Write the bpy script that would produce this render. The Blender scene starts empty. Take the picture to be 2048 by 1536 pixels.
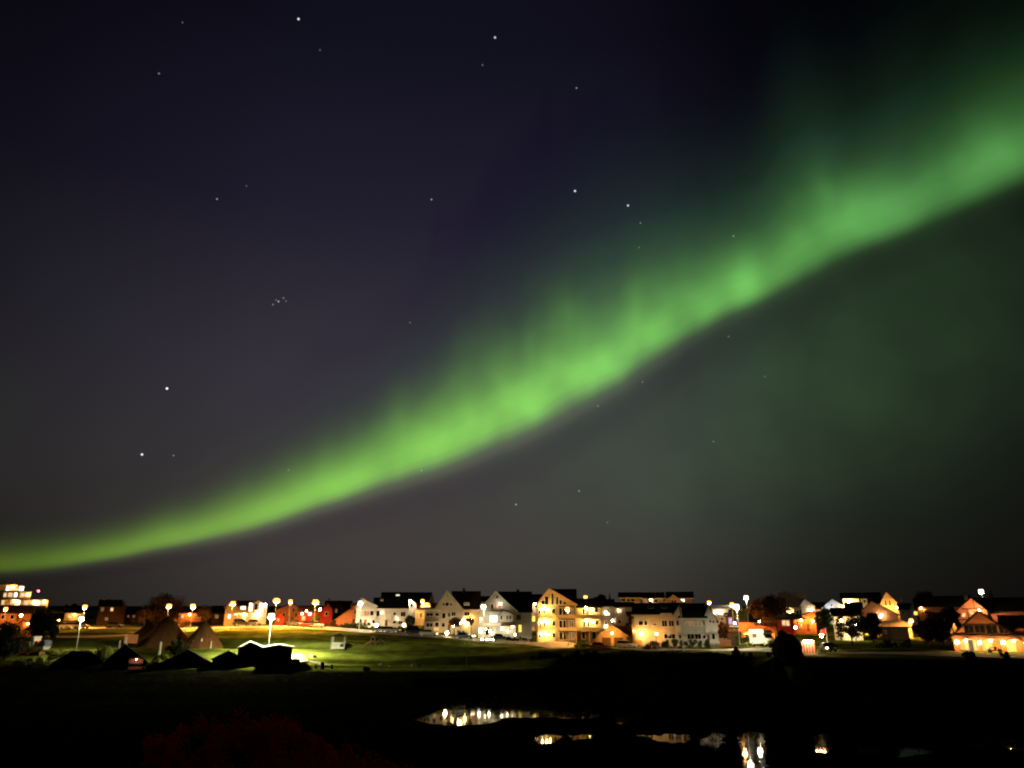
import bpy, math, random
import numpy as np
from mathutils import Vector

SC = bpy.context.scene
COL = SC.collection
R = math.radians
random.seed(7)

# ------------------------------------------------------------------ camera, exposure
F = 1490.0                      # focal length in pixels of a 2048 x 1536 picture
TH = math.atan(480.0 / F)       # upward tilt
CT, ST = math.cos(TH), math.sin(TH)
CAMZ = 11.0
cd = bpy.data.cameras.new("camera")
cam = bpy.data.objects.new("camera", cd)
COL.objects.link(cam)
cam.location = (0, 0, CAMZ)
cam.rotation_euler = (R(90) + TH, 0, 0)
cd.sensor_width = 36.0
cd.lens = F / 2048 * 36.0
cd.clip_start = 0.3
cd.clip_end = 8000
SC.camera = cam
SC.view_settings.view_transform = 'Standard'
SC.view_settings.look = 'None'
SC.view_settings.exposure = 0.0
SC.view_settings.gamma = 1.0
SC.render.engine = 'CYCLES'
SC.cycles.use_denoising = True
SC.cycles.max_bounces = 5
SC.cycles.diffuse_bounces = 2
SC.cycles.glossy_bounces = 3
SC.cycles.transmission_bounces = 2
SC.cycles.volume_bounces = 0
SC.cycles.filter_width = 2.1
SC.cycles.sample_clamp_indirect = 3.0
SC.cycles.use_light_tree = True


def P(px, py, Y):
    """the point at distance Y that the camera sees at (px, py) of a 2048 x 1536 picture"""
    u = (px - 1024) / F
    w = (768 - py) / F
    k = Y / (CT - w * ST)
    return Vector((u * k, Y, CAMZ + (ST + w * CT) * k))


def azel(px, py):
    u = (px - 1024) / F
    w = (768 - py) / F
    d = Vector((u, CT - w * ST, ST + w * CT)).normalized()
    return math.atan2(d.x, d.y), math.asin(d.z), d


def s2l(c):
    c = c / 255.0
    return c / 12.92 if c <= 0.04045 else ((c + 0.055) / 1.055) ** 2.4


def rgb(r, g, b):
    return (s2l(r), s2l(g), s2l(b), 1.0)


# ------------------------------------------------------------------ night sky with aurora and stars
W = bpy.data.worlds.new("World")
SC.world = W
W.use_nodes = True
NT = W.node_tree
NT.nodes.clear()


def N(t, **kw):
    n = NT.nodes.new(t)
    for k, v in kw.items():
        setattr(n, k, v)
    return n


def LK(a, b):
    NT.links.new(a, b)


def M(op, a, b=None, c=None, clamp=False):
    n = N('ShaderNodeMath', operation=op, use_clamp=clamp)
    for i, v in enumerate((a, b, c)):
        if v is None:
            continue
        if isinstance(v, (int, float)):
            n.inputs[i].default_value = v
        else:
            LK(v, n.inputs[i])
    return n.outputs[0]


def curve(x, pts):
    n = N('ShaderNodeFloatCurve')
    c = n.mapping.curves[0]
    while len(c.points) < len(pts):
        c.points.new(0.5, 0.5)
    for p, (a, b) in zip(c.points, pts):
        p.location = (a, b)
    n.mapping.update()
    LK(x, n.inputs['Value'])
    return n.outputs['Value']


def ramp(x, stops):
    n = N('ShaderNodeValToRGB')
    e = n.color_ramp.elements
    while len(e) < len(stops):
        e.new(0.5)
    for el, (p, c) in zip(e, stops):
        el.position = p
        el.color = c
    LK(x, n.inputs[0])
    return n.outputs[0]


def vscale(col, f):
    n = N('ShaderNodeVectorMath', operation='SCALE')
    LK(col, n.inputs[0])
    if isinstance(f, (int, float)):
        n.inputs['Scale'].default_value = f
    else:
        LK(f, n.inputs['Scale'])
    return n.outputs[0]


def vadd(a, b):
    n = N('ShaderNodeVectorMath', operation='ADD')
    LK(a, n.inputs[0])
    LK(b, n.inputs[1])
    return n.outputs[0]


tc = N('ShaderNodeTexCoord')
nv = N('ShaderNodeVectorMath', operation='NORMALIZE')
LK(tc.outputs['Generated'], nv.inputs[0])
DIR = nv.outputs[0]
sp = N('ShaderNodeSeparateXYZ')
LK(DIR, sp.inputs[0])
AZ = M('ARCTAN2', sp.outputs[0], sp.outputs[1])
EL = M('ARCSINE', sp.outputs[2])
AMAX, EMAX = R(50), R(60)
NZ = M('ADD', M('DIVIDE', AZ, 2 * AMAX), 0.5, clamp=True)
NE = M('DIVIDE', EL, EMAX, clamp=True)


def nz(px, py):
    return azel(px, py)[0] / (2 * AMAX) + 0.5


def nzd(deg):
    return R(deg) / (2 * AMAX) + 0.5


def ne(deg):
    return deg / 60.0


# base gradient by height, dimmed to both sides
base = ramp(NE, [(0.0, rgb(58, 53, 49)), (ne(5), rgb(66, 61, 59)), (ne(12), rgb(61, 58, 61)), (ne(18), rgb(55, 52, 61)),
                 (ne(30), rgb(33, 30, 46)), (ne(42), rgb(17, 16, 29)), (ne(60), rgb(8, 8, 16))])
side = curve(NZ, [(0, .30), (nzd(-41), .34), (nzd(-34), .50), (nzd(-26), .72), (nzd(-14), .98), (nzd(-4), 1), (nzd(6), .9),
                  (nzd(16), .52), (nzd(25), .20), (nzd(35), .10), (1, .08)])
SIDE0 = side
low = [(0, 1146), (200, 1122), (350, 1092), (500, 1058), (650, 1008), (800, 958), (950, 902), (1100, 834), (1250, 752),
       (1400, 660), (1550, 584), (1700, 508), (1850, 446), (2048, 358)]
upp = [(0, 1062), (200, 1044), (350, 1000), (500, 938), (620, 878), (750, 812), (900, 716), (1000, 648), (1100, 586), (1300, 492),
       (1500, 420), (1620, 312), (1700, 300), (1850, 218), (1950, 140), (2048, 102)]
Lp = [(nz(*p), azel(*p)[1] / EMAX) for p in low]
Up = [(nz(*p), azel(*p)[1] / EMAX) for p in upp]
Lc = M('MULTIPLY', curve(NZ, [(0, Lp[0][1] - .004)] + Lp + [(1, Lp[-1][1] + .02)]), EMAX)
Uc = M('MULTIPLY', curve(NZ, [(0, Up[0][1] - .004)] + Up + [(1, Up[-1][1] + .02)]), EMAX)
cmb = N('ShaderNodeCombineXYZ')
LK(M('MULTIPLY', AZ, 7.0), cmb.inputs[0])

LK(M('MULTIPLY', EL, 1.8), cmb.inputs[1])
n1 = N('ShaderNodeTexNoise')
n1.inputs['Scale'].default_value = 2.2
n1.inputs['Detail'].default_value = 1.6
LK(cmb.outputs[0], n1.inputs['Vector'])
cmb2 = N('ShaderNodeCombineXYZ')
LK(M('MULTIPLY', AZ, 4.0), cmb2.inputs[0])
LK(M('MULTIPLY', EL, 4.0), cmb2.inputs[1])
n2 = N('ShaderNodeTexNoise')
n2.inputs['Scale'].default_value = 2.6
n2.inputs['Detail'].default_value = 2.0
LK(cmb2.outputs[0], n2.inputs['Vector'])
rayn = M('SUBTRACT', n1.outputs[0], 0.5)
blob = M('SUBTRACT', n2.outputs[0], 0.5)
T = M('DIVIDE', M('SUBTRACT', EL, Lc), M('SUBTRACT', Uc, Lc))
right = curve(NZ, [(0, .15), (nzd(-25), .35), (nzd(-8), .8), (nzd(8), 1), (nzd(18), .8), (1, .7)])
T2 = M('ADD', T, M('MULTIPLY', M('MULTIPLY', rayn, right), M('MULTIPLY_ADD', T, .50, .12)))
TN = M('DIVIDE', M('ADD', T2, 0.5), 3.0, clamp=True)
tq = lambda t: (t + .5) / 3.0
prof = curve(TN, [(0, 0), (tq(-.22), 0), (tq(-.1), .035), (tq(0), .30), (tq(.1), .80), (tq(.2), 1.0), (tq(.32), .88), (tq(.5), .54),
                  (tq(.7), .26), (tq(.9), .10), (tq(1.15), .025), (tq(1.5), .006), (1, 0)])
bright = curve(NZ, [(0, .10), (nz(0, 1100), .22), (nz(150, 1090), .34), (nz(350, 1050), .56), (nz(550, 1000), .80), (nz(750, 920), .96),
                    (nz(950, 840), 1.0), (nz(1120, 770), .96), (nz(1270, 690), .80), (nz(1420, 600), .66), (nz(1600, 500), .55),
                    (nz(1750, 400), .46), (nz(1900, 330), .36), (nz(2040, 270), .33), (1, .25)])
patch = M('ADD', 1.0, M('MULTIPLY', M('MULTIPLY', blob, right), 1.3))
def gauss(a0, e0, sa, se):
    da = M('DIVIDE', M('SUBTRACT', AZ, R(a0)), R(sa))
    de = M('DIVIDE', M('SUBTRACT', EL, R(e0)), R(se))
    return M('EXPONENT', M('MULTIPLY', M('ADD', M('MULTIPLY', da, da), M('MULTIPLY', de, de)), -1.0))


def knot(px, py, sa, se, k):
    a, e, _ = azel(px, py)
    return M('MULTIPLY', gauss(math.degrees(a), math.degrees(e), sa, se), k)


kn = None
for q in ((1490, 545, 1.1, 2.6, .34), (1318, 660, 1.2, 1.8, .22), (1405, 612, .9, 1.2, .12), (1715, 405, 2.8, 2.6, .52), (1640, 345, 1.3, 3.4, .40),
          (1965, 282, 3.0, 3.0, .60), (1590, 485, 1.2, 1.2, .14), (1030, 790, 3.0, 1.6, .10), (1180, 740, 3, 1.4, .10)):
    k_ = knot(*q)
    kn = k_ if kn is None else M('ADD', kn, k_)
amp = M('MULTIPLY', M('MULTIPLY', prof, bright), patch)
amp = M('MULTIPLY', amp, M('ADD', .93, M('MULTIPLY', kn, 1.4)))
acol = ramp(NZ, [(nz(0, 1100), (.46, .86, .03, 1)), (nz(350, 1050), (.42, .92, .07, 1)), (nz(700, 940), (.33, .92, .085, 1)),
                 (nz(1000, 800), (.32, .93, .10, 1)), (nz(1400, 600), (.28, .92, .145, 1)), (nz(1800, 400), (.26, .90, .20, 1))])
sky = vscale(base, M('MULTIPLY', SIDE0, M('SUBTRACT', 1.0, M('MULTIPLY', gauss(-44, 1, 17, 6), .74))))
aur = vscale(vscale(acol, amp), 0.585)
# faint veil above the band and glow under it
veil = curve(TN, [(0, 0), (tq(0), .0), (tq(.5), .8), (tq(.9), 1), (tq(1.4), .45), (tq(2.0), .12), (1, 0)])
vz = curve(NZ, [(0, .0), (nzd(-32), .02), (nzd(-12), .10), (nzd(0), .32), (nzd(12), .66), (nzd(25), .72), (nzd(33), .5), (nzd(40), .2), (1, .2)])
vr = M('MULTIPLY', M('MULTIPLY', veil, vz), M('ADD', 1.0, M('MULTIPLY', rayn, 2.4)))
c1 = N('ShaderNodeRGB')
c1.outputs[0].default_value = (.012, .036, .017, 1)
aur = vadd(aur, vscale(c1.outputs[0], vr))


c2 = N('ShaderNodeRGB')
c2.outputs[0].default_value = (.0165, .0375, .0140, 1)
gl = M('ADD', gauss(22, 17, 13, 8), M('MULTIPLY', gauss(10, 11, 12, 6), .55))
gl = M('ADD', gl, M('MULTIPLY', gauss(33, 23, 9, 7), .45))
gl = M('MULTIPLY', gl, M('ADD', 1.0, M('MULTIPLY', blob, .9)))
aur = vadd(aur, vscale(c2.outputs[0], gl))
c4 = N('ShaderNodeRGB')     # pale rim along the lower edge
c4.outputs[0].default_value = (.036, .032, .026, 1)
rim = curve(TN, [(0, 0), (tq(-.26), 0), (tq(-.10), .8), (tq(-.02), 1), (tq(.1), .35), (tq(.25), 0), (1, 0)])
aur = vadd(aur, vscale(c4.outputs[0], M('MULTIPLY', M('MULTIPLY', rim, SIDE0), M('MULTIPLY', bright, 1.0))))
c3 = N('ShaderNodeRGB')
c3.outputs[0].default_value = (.004, .011, .003, 1)
aur = vadd(aur, vscale(c3.outputs[0], gauss(-40, 12, 4, 4)))
sky = vadd(sky, aur)
stars = [(597, 38, 1), (990, 75, .7), (318, 147, .22), (1153, 176, .3), (965, 130, .15), (1150, 382, 1), (1256, 411, .75), (1281, 446, .2),
         (434, 398, .35), (863, 399, .4), (334, 777, 1.7), (284, 909, 1.2), (347, 911, .2), (557, 603, .5), (546, 609, .22),
         (567, 596, .22), (572, 602, .15), (552, 600, .15), (1467, 472, .25), (820, 645, .15), (1032, 1009, .45), (1158, 982, .3),
         (1196, 812, .2), (1457, 673, .15), (1427, 883, .15), (1285, 764, .15), (640, 100, .12), (365, 45, .10), (1215, 1045, .12),
         (843, 941, .2), (577, 940, .15), (493, 372, .1), (1530, 753, .1), (1278, 495, .12)]
tot = None
for (px, py, mg) in stars:
    d = N('ShaderNodeVectorMath', operation='DISTANCE')
    LK(DIR, d.inputs[0])
    d.inputs[1].default_value = azel(px, py)[2]
    rad = .0017 if mg > .6 else .0013
    k = M('MULTIPLY', M('SUBTRACT', 1.0, M('DIVIDE', d.outputs['Value'], rad), clamp=True), mg * 1.5)
    tot = k if tot is None else M('ADD', tot, k)
cs = N('ShaderNodeRGB')
cs.outputs[0].default_value = (.9, .95, 1.0, 1)
sky = vadd(sky, vscale(cs.outputs[0], tot))
bg = N('ShaderNodeBackground')
LK(sky, bg.inputs['Color'])
bg.inputs['Strength'].default_value = 1.0
wo = N('ShaderNodeOutputWorld')
LK(bg.outputs[0], wo.inputs['Surface'])

# ------------------------------------------------------------------ materials
MATS = {}


def mat(name, col, rough=.8, spec=.25, var=.25, scale=1.5, bump=0.0, kind=None, metal=0.0, transl=0.0):
    if name in MATS:
        return MATS[name]
    m = bpy.data.materials.new(name)
    m.use_nodes = True
    nt = m.node_tree
    b = nt.nodes['Principled BSDF']
    b.inputs['Roughness'].default_value = rough
    b.inputs['Specular IOR Level'].default_value = spec
    b.inputs['Metallic'].default_value = metal
    co = nt.nodes.new('ShaderNodeTexCoord')
    no = nt.nodes.new('ShaderNodeTexNoise')
    no.inputs['Scale'].default_value = scale
    no.inputs['Detail'].default_value = 5.0
    nt.links.new(co.outputs['Object'], no.inputs['Vector'])
    r = nt.nodes.new('ShaderNodeValToRGB')
    e = r.color_ramp.elements
    e[0].position, e[1].position = .3, .7
    e[0].color = tuple(min(1, c * (1 - var)) for c in col[:3]) + (1,)
    e[1].color = tuple(min(1, c * (1 + var * .6)) for c in col[:3]) + (1,)
    nt.links.new(no.outputs[0], r.inputs[0])
    out = r.outputs[0]
    hgt = no.outputs[0]
    if kind in ('clad', 'tile', 'board'):
        wv = nt.nodes.new('ShaderNodeTexWave')
        wv.wave_type = 'BANDS'
        wv.bands_direction = 'X' if kind == 'board' else 'Z'
        wv.wave_profile = 'SAW'
        wv.inputs['Scale'].default_value = {'clad': 1.6, 'tile': .9, 'board': 1.8}[kind]
        wv.inputs['Distortion'].default_value = .15
        nt.links.new(co.outputs['Object'], wv.inputs['Vector'])
        mx = nt.nodes.new('ShaderNodeMix')
        mx.data_type = 'RGBA'
        mx.blend_type = 'MULTIPLY'
        mx.inputs[0].default_value = .22
        nt.links.new(out, mx.inputs[6])
        nt.links.new(wv.outputs[0], mx.inputs[7])
        out = mx.outputs[2]
        hgt = wv.outputs[0]
        bump = bump or .3
    nt.links.new(out, b.inputs['Base Color'])
    if bump:
        bp = nt.nodes.new('ShaderNodeBump')
        bp.inputs['Strength'].default_value = bump
        bp.inputs['Distance'].default_value = .06
        nt.links.new(hgt, bp.inputs['Height'])
        nt.links.new(bp.outputs[0], b.inputs['Normal'])
    if transl:
        tr = nt.nodes.new('ShaderNodeBsdfTranslucent')
        nt.links.new(out, tr.inputs['Color'])
        ms = nt.nodes.new('ShaderNodeMixShader')
        ms.inputs[0].default_value = transl
        nt.links.new(b.outputs[0], ms.inputs[1])
        nt.links.new(tr.outputs[0], ms.inputs[2])
        nt.links.new(ms.outputs[0], nt.nodes['Material Output'].inputs['Surface'])
    MATS[name] = m
    return m


def glow(col, strength):
    key = 'glow_%s_%.3f' % ('_'.join('%.2f' % c for c in col), strength)
    if key in MATS:
        return MATS[key]
    m = bpy.data.materials.new('lit_glass')
    m.use_nodes = True
    nt = m.node_tree
    nt.nodes.clear()
    e = nt.nodes.new('ShaderNodeEmission')
    e.inputs[0].default_value = tuple(col) + (1,)
    e.inputs[1].default_value = strength
    o = nt.nodes.new('ShaderNodeOutputMaterial')
    nt.links.new(e.outputs[0], o.inputs['Surface'])
    MATS[key] = m
    return m


def lit_window(col, strength):
    """a lit room seen through its pane: curtains and furniture break the light up"""
    key = 'win_%s_%.3f' % ('_'.join('%.2f' % c for c in col), strength)
    if key in MATS:
        return MATS[key]
    m = bpy.data.materials.new('lit_window')
    m.use_nodes = True
    nt = m.node_tree
    nt.nodes.clear()
    co = nt.nodes.new('ShaderNodeTexCoord')
    no = nt.nodes.new('ShaderNodeTexNoise')
    no.inputs['Scale'].default_value = 1.1
    no.inputs['Detail'].default_value = 3
    nt.links.new(co.outputs['Object'], no.inputs['Vector'])
    mr = nt.nodes.new('ShaderNodeMapRange')
    mr.inputs[1].default_value, mr.inputs[2].default_value = .35, .65
    mr.inputs[3].default_value, mr.inputs[4].default_value = strength * .55, strength * 1.2
    nt.links.new(no.outputs[0], mr.inputs[0])
    e = nt.nodes.new('ShaderNodeEmission')
    e.inputs[0].default_value = tuple(col) + (1,)
    nt.links.new(mr.outputs[0], e.inputs[1])
    o = nt.nodes.new('ShaderNodeOutputMaterial')
    nt.links.new(e.outputs[0], o.inputs['Surface'])
    MATS[key] = m
    return m


AMBER = (1.0, .40, .075)
WARM = (1.0, .66, .30)
YELL = (1.0, .72, .22)
WHITE = (1.0, .82, .52)
FLOOD = (1.0, .94, .50)
COOL = (.86, .93, 1.0)
RED = (1.0, .06, .08)

white = mat('white_paint', (.72, .71, .68), kind='clad', var=.12)
cream = mat('cream_paint', (.66, .58, .42), kind='clad', var=.12)
yellow = mat('yellow_paint', (.62, .46, .25), kind='clad', var=.15)
grey = mat('grey_paint', (.33, .33, .33), kind='clad', var=.15)
greyl = mat('pale_grey_paint', (.50, .50, .49), kind='clad', var=.12)
beige = mat('beige_render', (.48, .40, .31), var=.15, scale=.8)
redp = mat('red_paint', (.42, .035, .022), kind='board', var=.2)
rust = mat('orange_wood', (.55, .22, .09), kind='board', var=.2)
brown = mat('brown_wood', (.16, .085, .05), kind='board', var=.25)
darkw = mat('tarred_wood', (.018, .015, .013), kind='board', var=.3, spec=.05)
roofd = mat('dark_roof_tile', (.018, .018, .020), kind='tile', rough=.9, spec=.05, var=.3)
roofb = mat('brown_roof_tile', (.085, .04, .025), kind='tile', rough=.9, spec=.08, var=.3)
roofg = mat('weathered_grey_roof', (.40, .40, .34), kind='tile', rough=.85, spec=.1, var=.2)
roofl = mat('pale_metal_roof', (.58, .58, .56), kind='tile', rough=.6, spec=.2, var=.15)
trim = mat('white_trim', (.74, .72, .68), var=.06)
glass = mat('dark_window_glass', (.012, .012, .014), rough=.08, spec=.5, var=.3)
doorb = mat('brown_door', (.14, .07, .04), kind='board', var=.2)
metal = mat('galvanised_metal', (.38, .38, .37), rough=.45, metal=.6, var=.15)
whitem = mat('white_metal', (.70, .70, .68), rough=.5, var=.08)
dark = mat('black_metal', (.02, .02, .022), rough=.5, var=.2)
canvas = mat('brown_canvas', (.085, .038, .016), rough=.95, spec=.05, var=.2, transl=.15)
stone = mat('grey_stone', (.16, .15, .14), rough=.95, var=.4, bump=.4)
palest = mat('pale_stone', (.48, .46, .40), rough=.95, var=.3, bump=.4)
blackst = mat('black_wet_stone', (.02, .02, .02), rough=.9, spec=.05, var=.4)
wood = mat('weathered_wood', (.16, .11, .07), kind='board', var=.3)
bark = mat('bark', (.05, .036, .026), rough=.95, spec=.05, var=.4, scale=4, bump=.4)
rubber = mat('tyre_rubber', (.015, .015, .015), rough=.8, var=.2)
rimm = mat('wheel_rim', (.45, .45, .46), rough=.35, metal=.8, var=.1)
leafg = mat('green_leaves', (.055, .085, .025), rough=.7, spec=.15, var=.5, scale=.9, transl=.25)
leafd = mat('dark_leaves', (.024, .030, .014), rough=.8, spec=.08, var=.5, scale=.9, transl=.15)
leafb = mat('brown_leaves', (.075, .042, .018), rough=.8, spec=.08, var=.5, scale=.9, transl=.2)
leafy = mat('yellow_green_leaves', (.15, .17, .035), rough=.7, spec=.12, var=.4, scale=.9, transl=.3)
leafr = mat('heather_red_light', (.55, .055, .012), rough=.9, spec=.02, var=.5, scale=.8, transl=.3)  # the faint red light on the near shrub is put into this colour
reedm = mat('dry_reed', (.06, .04, .018), rough=.9, spec=.03, var=.5, transl=.2)
asph = mat('asphalt', (.25, .235, .21), rough=.85, spec=.15, var=.3, scale=.6, bump=.2)
concrete = mat('concrete', (.36, .34, .31), rough=.9, var=.2)
slate = mat('blue_grey_cloth', (.06, .075, .12), rough=.8, var=.2)
orangec = mat('orange_cover', (.70, .22, .04), rough=.7, var=.15)
pink = mat('pink_paint', (.62, .24, .20), kind='board', var=.15)
flagr = mat('red_cloth', (.55, .05, .04), rough=.8, var=.15)


# ------------------------------------------------------------------ mesh builder
class MB:
    def __init__(self):
        self.v, self.f = [], []

    def add(self, vs, fs):
        o = len(self.v)
        self.v += [tuple(p) for p in vs]
        self.f += [tuple(i + o for i in q) for q in fs]
        return self

    def box(self, x0, x1, y0, y1, z0, z1):
        vs = [(x, y, z) for z in (z0, z1) for y in (y0, y1) for x in (x0, x1)]
        return self.add(vs, [(0, 2, 3, 1), (4, 5, 7, 6), (0, 1, 5, 4), (2, 6, 7, 3), (0, 4, 6, 2), (1, 3, 7, 5)])

    def prism_y(self, prof, y0, y1):
        """profile of (x, z), anticlockwise seen from -y, extruded along y"""
        n = len(prof)
        vs = [(x, y0, z) for x, z in prof] + [(x, y1, z) for x, z in prof]
        fs = [tuple(range(n)), tuple(range(2 * n - 1, n - 1, -1))]
        fs += [(i, i + n, (i + 1) % n + n, (i + 1) % n) for i in range(n)]
        return self.add(vs, fs)

    def prism_x(self, prof, x0, x1):
        """profile of (y, z) extruded along x"""
        n = len(prof)
        vs = [(x0, y, z) for y, z in prof] + [(x1, y, z) for y, z in prof]
        fs = [tuple(range(n - 1, -1, -1)), tuple(range(n, 2 * n))]
        fs += [(i, (i + 1) % n, (i + 1) % n + n, i + n) for i in range(n)]
        return self.add(vs, fs)

    def tube(self, pts, rads, n=8, cap=True):
        pts = [Vector(p) for p in pts]
        o = len(self.v)
        for i, p in enumerate(pts):
            d = (pts[min(i + 1, len(pts) - 1)] - pts[max(i - 1, 0)]).normalized()
            a = d.cross(Vector((0, 0, 1)))
            if a.length < 1e-3:
                a = d.cross(Vector((1, 0, 0)))
            a.normalize()
            b = d.cross(a)
            for k in range(n):
                t = 2 * math.pi * k / n
                self.v.append(tuple(p + (a * math.cos(t) + b * math.sin(t)) * rads[i]))
        for i in range(len(pts) - 1):
            for k in range(n):
                q = (k + 1) % n
                self.f.append((o + i * n + k, o + i * n + q, o + (i + 1) * n + q, o + (i + 1) * n + k))
        if cap:
            self.f.append(tuple(o + k for k in range(n))[::-1])
            self.f.append(tuple(o + (len(pts) - 1) * n + k for k in range(n)))
        return self

    def lathe(self, c, prof, n=12):
        """profile of (radius, z) spun about the vertical through c"""
        return self.tube([(c[0], c[1], c[2] + z) for _, z in prof], [max(r, .002) for r, _ in prof], n)

    def ball(self, c, r, n=10, sz=1.0, jit=0.0, seed=0):
        rn = random.Random(seed)
        o = len(self.v)
        m = max(4, n // 2 + 1)
        self.v.append((c[0], c[1], c[2] - r * sz))
        for i in range(1, m):
            a = -math.pi / 2 + math.pi * i / m
            for k in range(n):
                t = 2 * math.pi * k / n
                q = r * (1 + jit * (rn.random() - .5))
                self.v.append((c[0] + q * math.cos(a) * math.cos(t), c[1] + q * math.cos(a) * math.sin(t), c[2] + q * sz * math.sin(a)))
        self.v.append((c[0], c[1], c[2] + r * sz))
        top = len(self.v) - 1
        for k in range(n):
            q = (k + 1) % n
            self.f.append((o, o + 1 + q, o + 1 + k))
            for i in range(m - 2):
                b = o + 1 + i * n
                self.f.append((b + k, b + q, b + n + q, b + n + k))
            b = o + 1 + (m - 2) * n
            self.f.append((b + k, b + q, top))
        return self

    def build(self, name, m, parent=None, smooth=False):
        me = bpy.data.meshes.new(name)
        me.from_pydata(self.v, [], self.f)
        me.materials.append(m)
        if smooth:
            me.polygons.foreach_set('use_smooth', [True] * len(me.polygons))
        me.update()
        ob = bpy.data.objects.new(name, me)
        COL.objects.link(ob)
        if parent is not None:
            ob.parent = parent
        return ob


def thing(name, label, cat, loc, rz=0, group=None):
    o = bpy.data.objects.new(name, None)
    COL.objects.link(o)
    o.location = loc
    o.rotation_euler = (0, 0, rz)
    return tag(o, label, cat, group)


def tag(o, label, cat, group=None):
    o['label'] = label
    o['category'] = cat
    if group:
        o['group'] = group
    return o


# ------------------------------------------------------------------ the ground
def zr(py, Y):
    return P(1024, py, Y).z


KN = {   # picture column -> (distance, row of the ground there)
    -300: [(116, None), (141, 1342), (148, 1330), (160, 1305), (175, 1282), (200, 1260), (240, 1243), (300, 1222), (420, 1210)],
    300: [(118, None), (141, 1342), (148, 1330), (160, 1305), (175, 1281), (200, 1258), (240, 1243), (300, 1225), (420, 1212)],
    600: [(118, None), (141, 1342), (150, 1326), (165, 1300), (180, 1275), (200, 1252), (240, 1240), (300, 1225), (420, 1212)],
    800: [(118, None), (141, 1343), (150, 1330), (165, 1306), (187, 1269), (205, 1255), (240, 1238), (300, 1225), (420, 1212)],
    1000: [(116, None), (140, 1342), (150, 1328), (165, 1305), (182, 1284), (194, 1276), (240, 1245), (300, 1225), (420, 1212)],
    1100: [(116, None), (139, 1343), (150, 1322), (165, 1301), (177, 1290), (190, 1281), (240, 1247), (300, 1225), (420, 1212)],
    1200: [(114, None), (137, 1340), (150, 1313), (160, 1302), (168, 1297), (182, 1288), (240, 1250), (300, 1225), (420, 1212)],
    1400: [(105, None), (130, 1318), (142, 1306), (150, 1302), (157, 1300), (170, 1292), (240, 1248), (300, 1225), (420, 1212)],
    1600: [(95, None), (117, 1322), (125, 1311), (133, 1307), (150, 1290), (180, 1273), (220, 1252), (280, 1230), (420, 1212)],
    1850: [(98, None), (114, 1329), (121, 1317), (127, 1308), (150, 1290), (180, 1273), (220, 1252), (280, 1230), (420, 1212)],
    2400: [(98, None), (112, 1330), (118, 1318), (123, 1309), (150, 1290), (180, 1273), (220, 1252), (280, 1230), (420, 1212)],
}
KC = sorted(KN)
KP = []
for c in KC:
    ys = [0, 5, 20, 40, 60] + [k[0] for k in KN[c]] + [900, 4000]
    zs = [9.2, 8.0, 5.0, 1.4, .10] + [(.10 if k[1] is None else zr(k[1], k[0])) for k in KN[c]] + [14, 10]
    KP.append((np.array(ys, float), np.array(zs, float)))


def ground_np(X, Y):
    X = np.asarray(X, float)
    Y = np.asarray(Y, float)
    c = 1024 + 1565 * X / np.maximum(Y, 45.0)
    c = np.clip(c, KC[0], KC[-1])
    Z = np.stack([np.interp(Y, a, b) for a, b in KP])
    out = np.zeros_like(X)
    for i in range(len(KC) - 1):
        m = (c >= KC[i]) & (c <= KC[i + 1])
        t = (c[m] - KC[i]) / (KC[i + 1] - KC[i])
        t = t * t * (3 - 2 * t)
        out[m] = (Z[i] * 1.0)[m] * (1 - t) + Z[i + 1][m] * t
    # low swells of the lawn
    lawn = np.clip((Y - 142) / 8, 0, 1) * np.clip((186 - Y) / 8, 0, 1) * np.clip((30 - X) / 15, 0, 1)
    out += lawn * (.42 * np.sin(Y * .46 + .05 * X + 1.3 * np.sin(X * .045)) + .16 * np.sin(Y * .9 - X * .11))
    return out


def ground(x, y):
    return float(ground_np(np.array([x]), np.array([y]))[0])


def water_px(px, py):
    """the point of the water level (z = 0) seen at a pixel"""
    u = (px - 1024) / F
    w = (768 - py) / F
    k = -CAMZ / (ST + w * CT)
    return (u * k, (CT - w * ST) * k)


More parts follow.
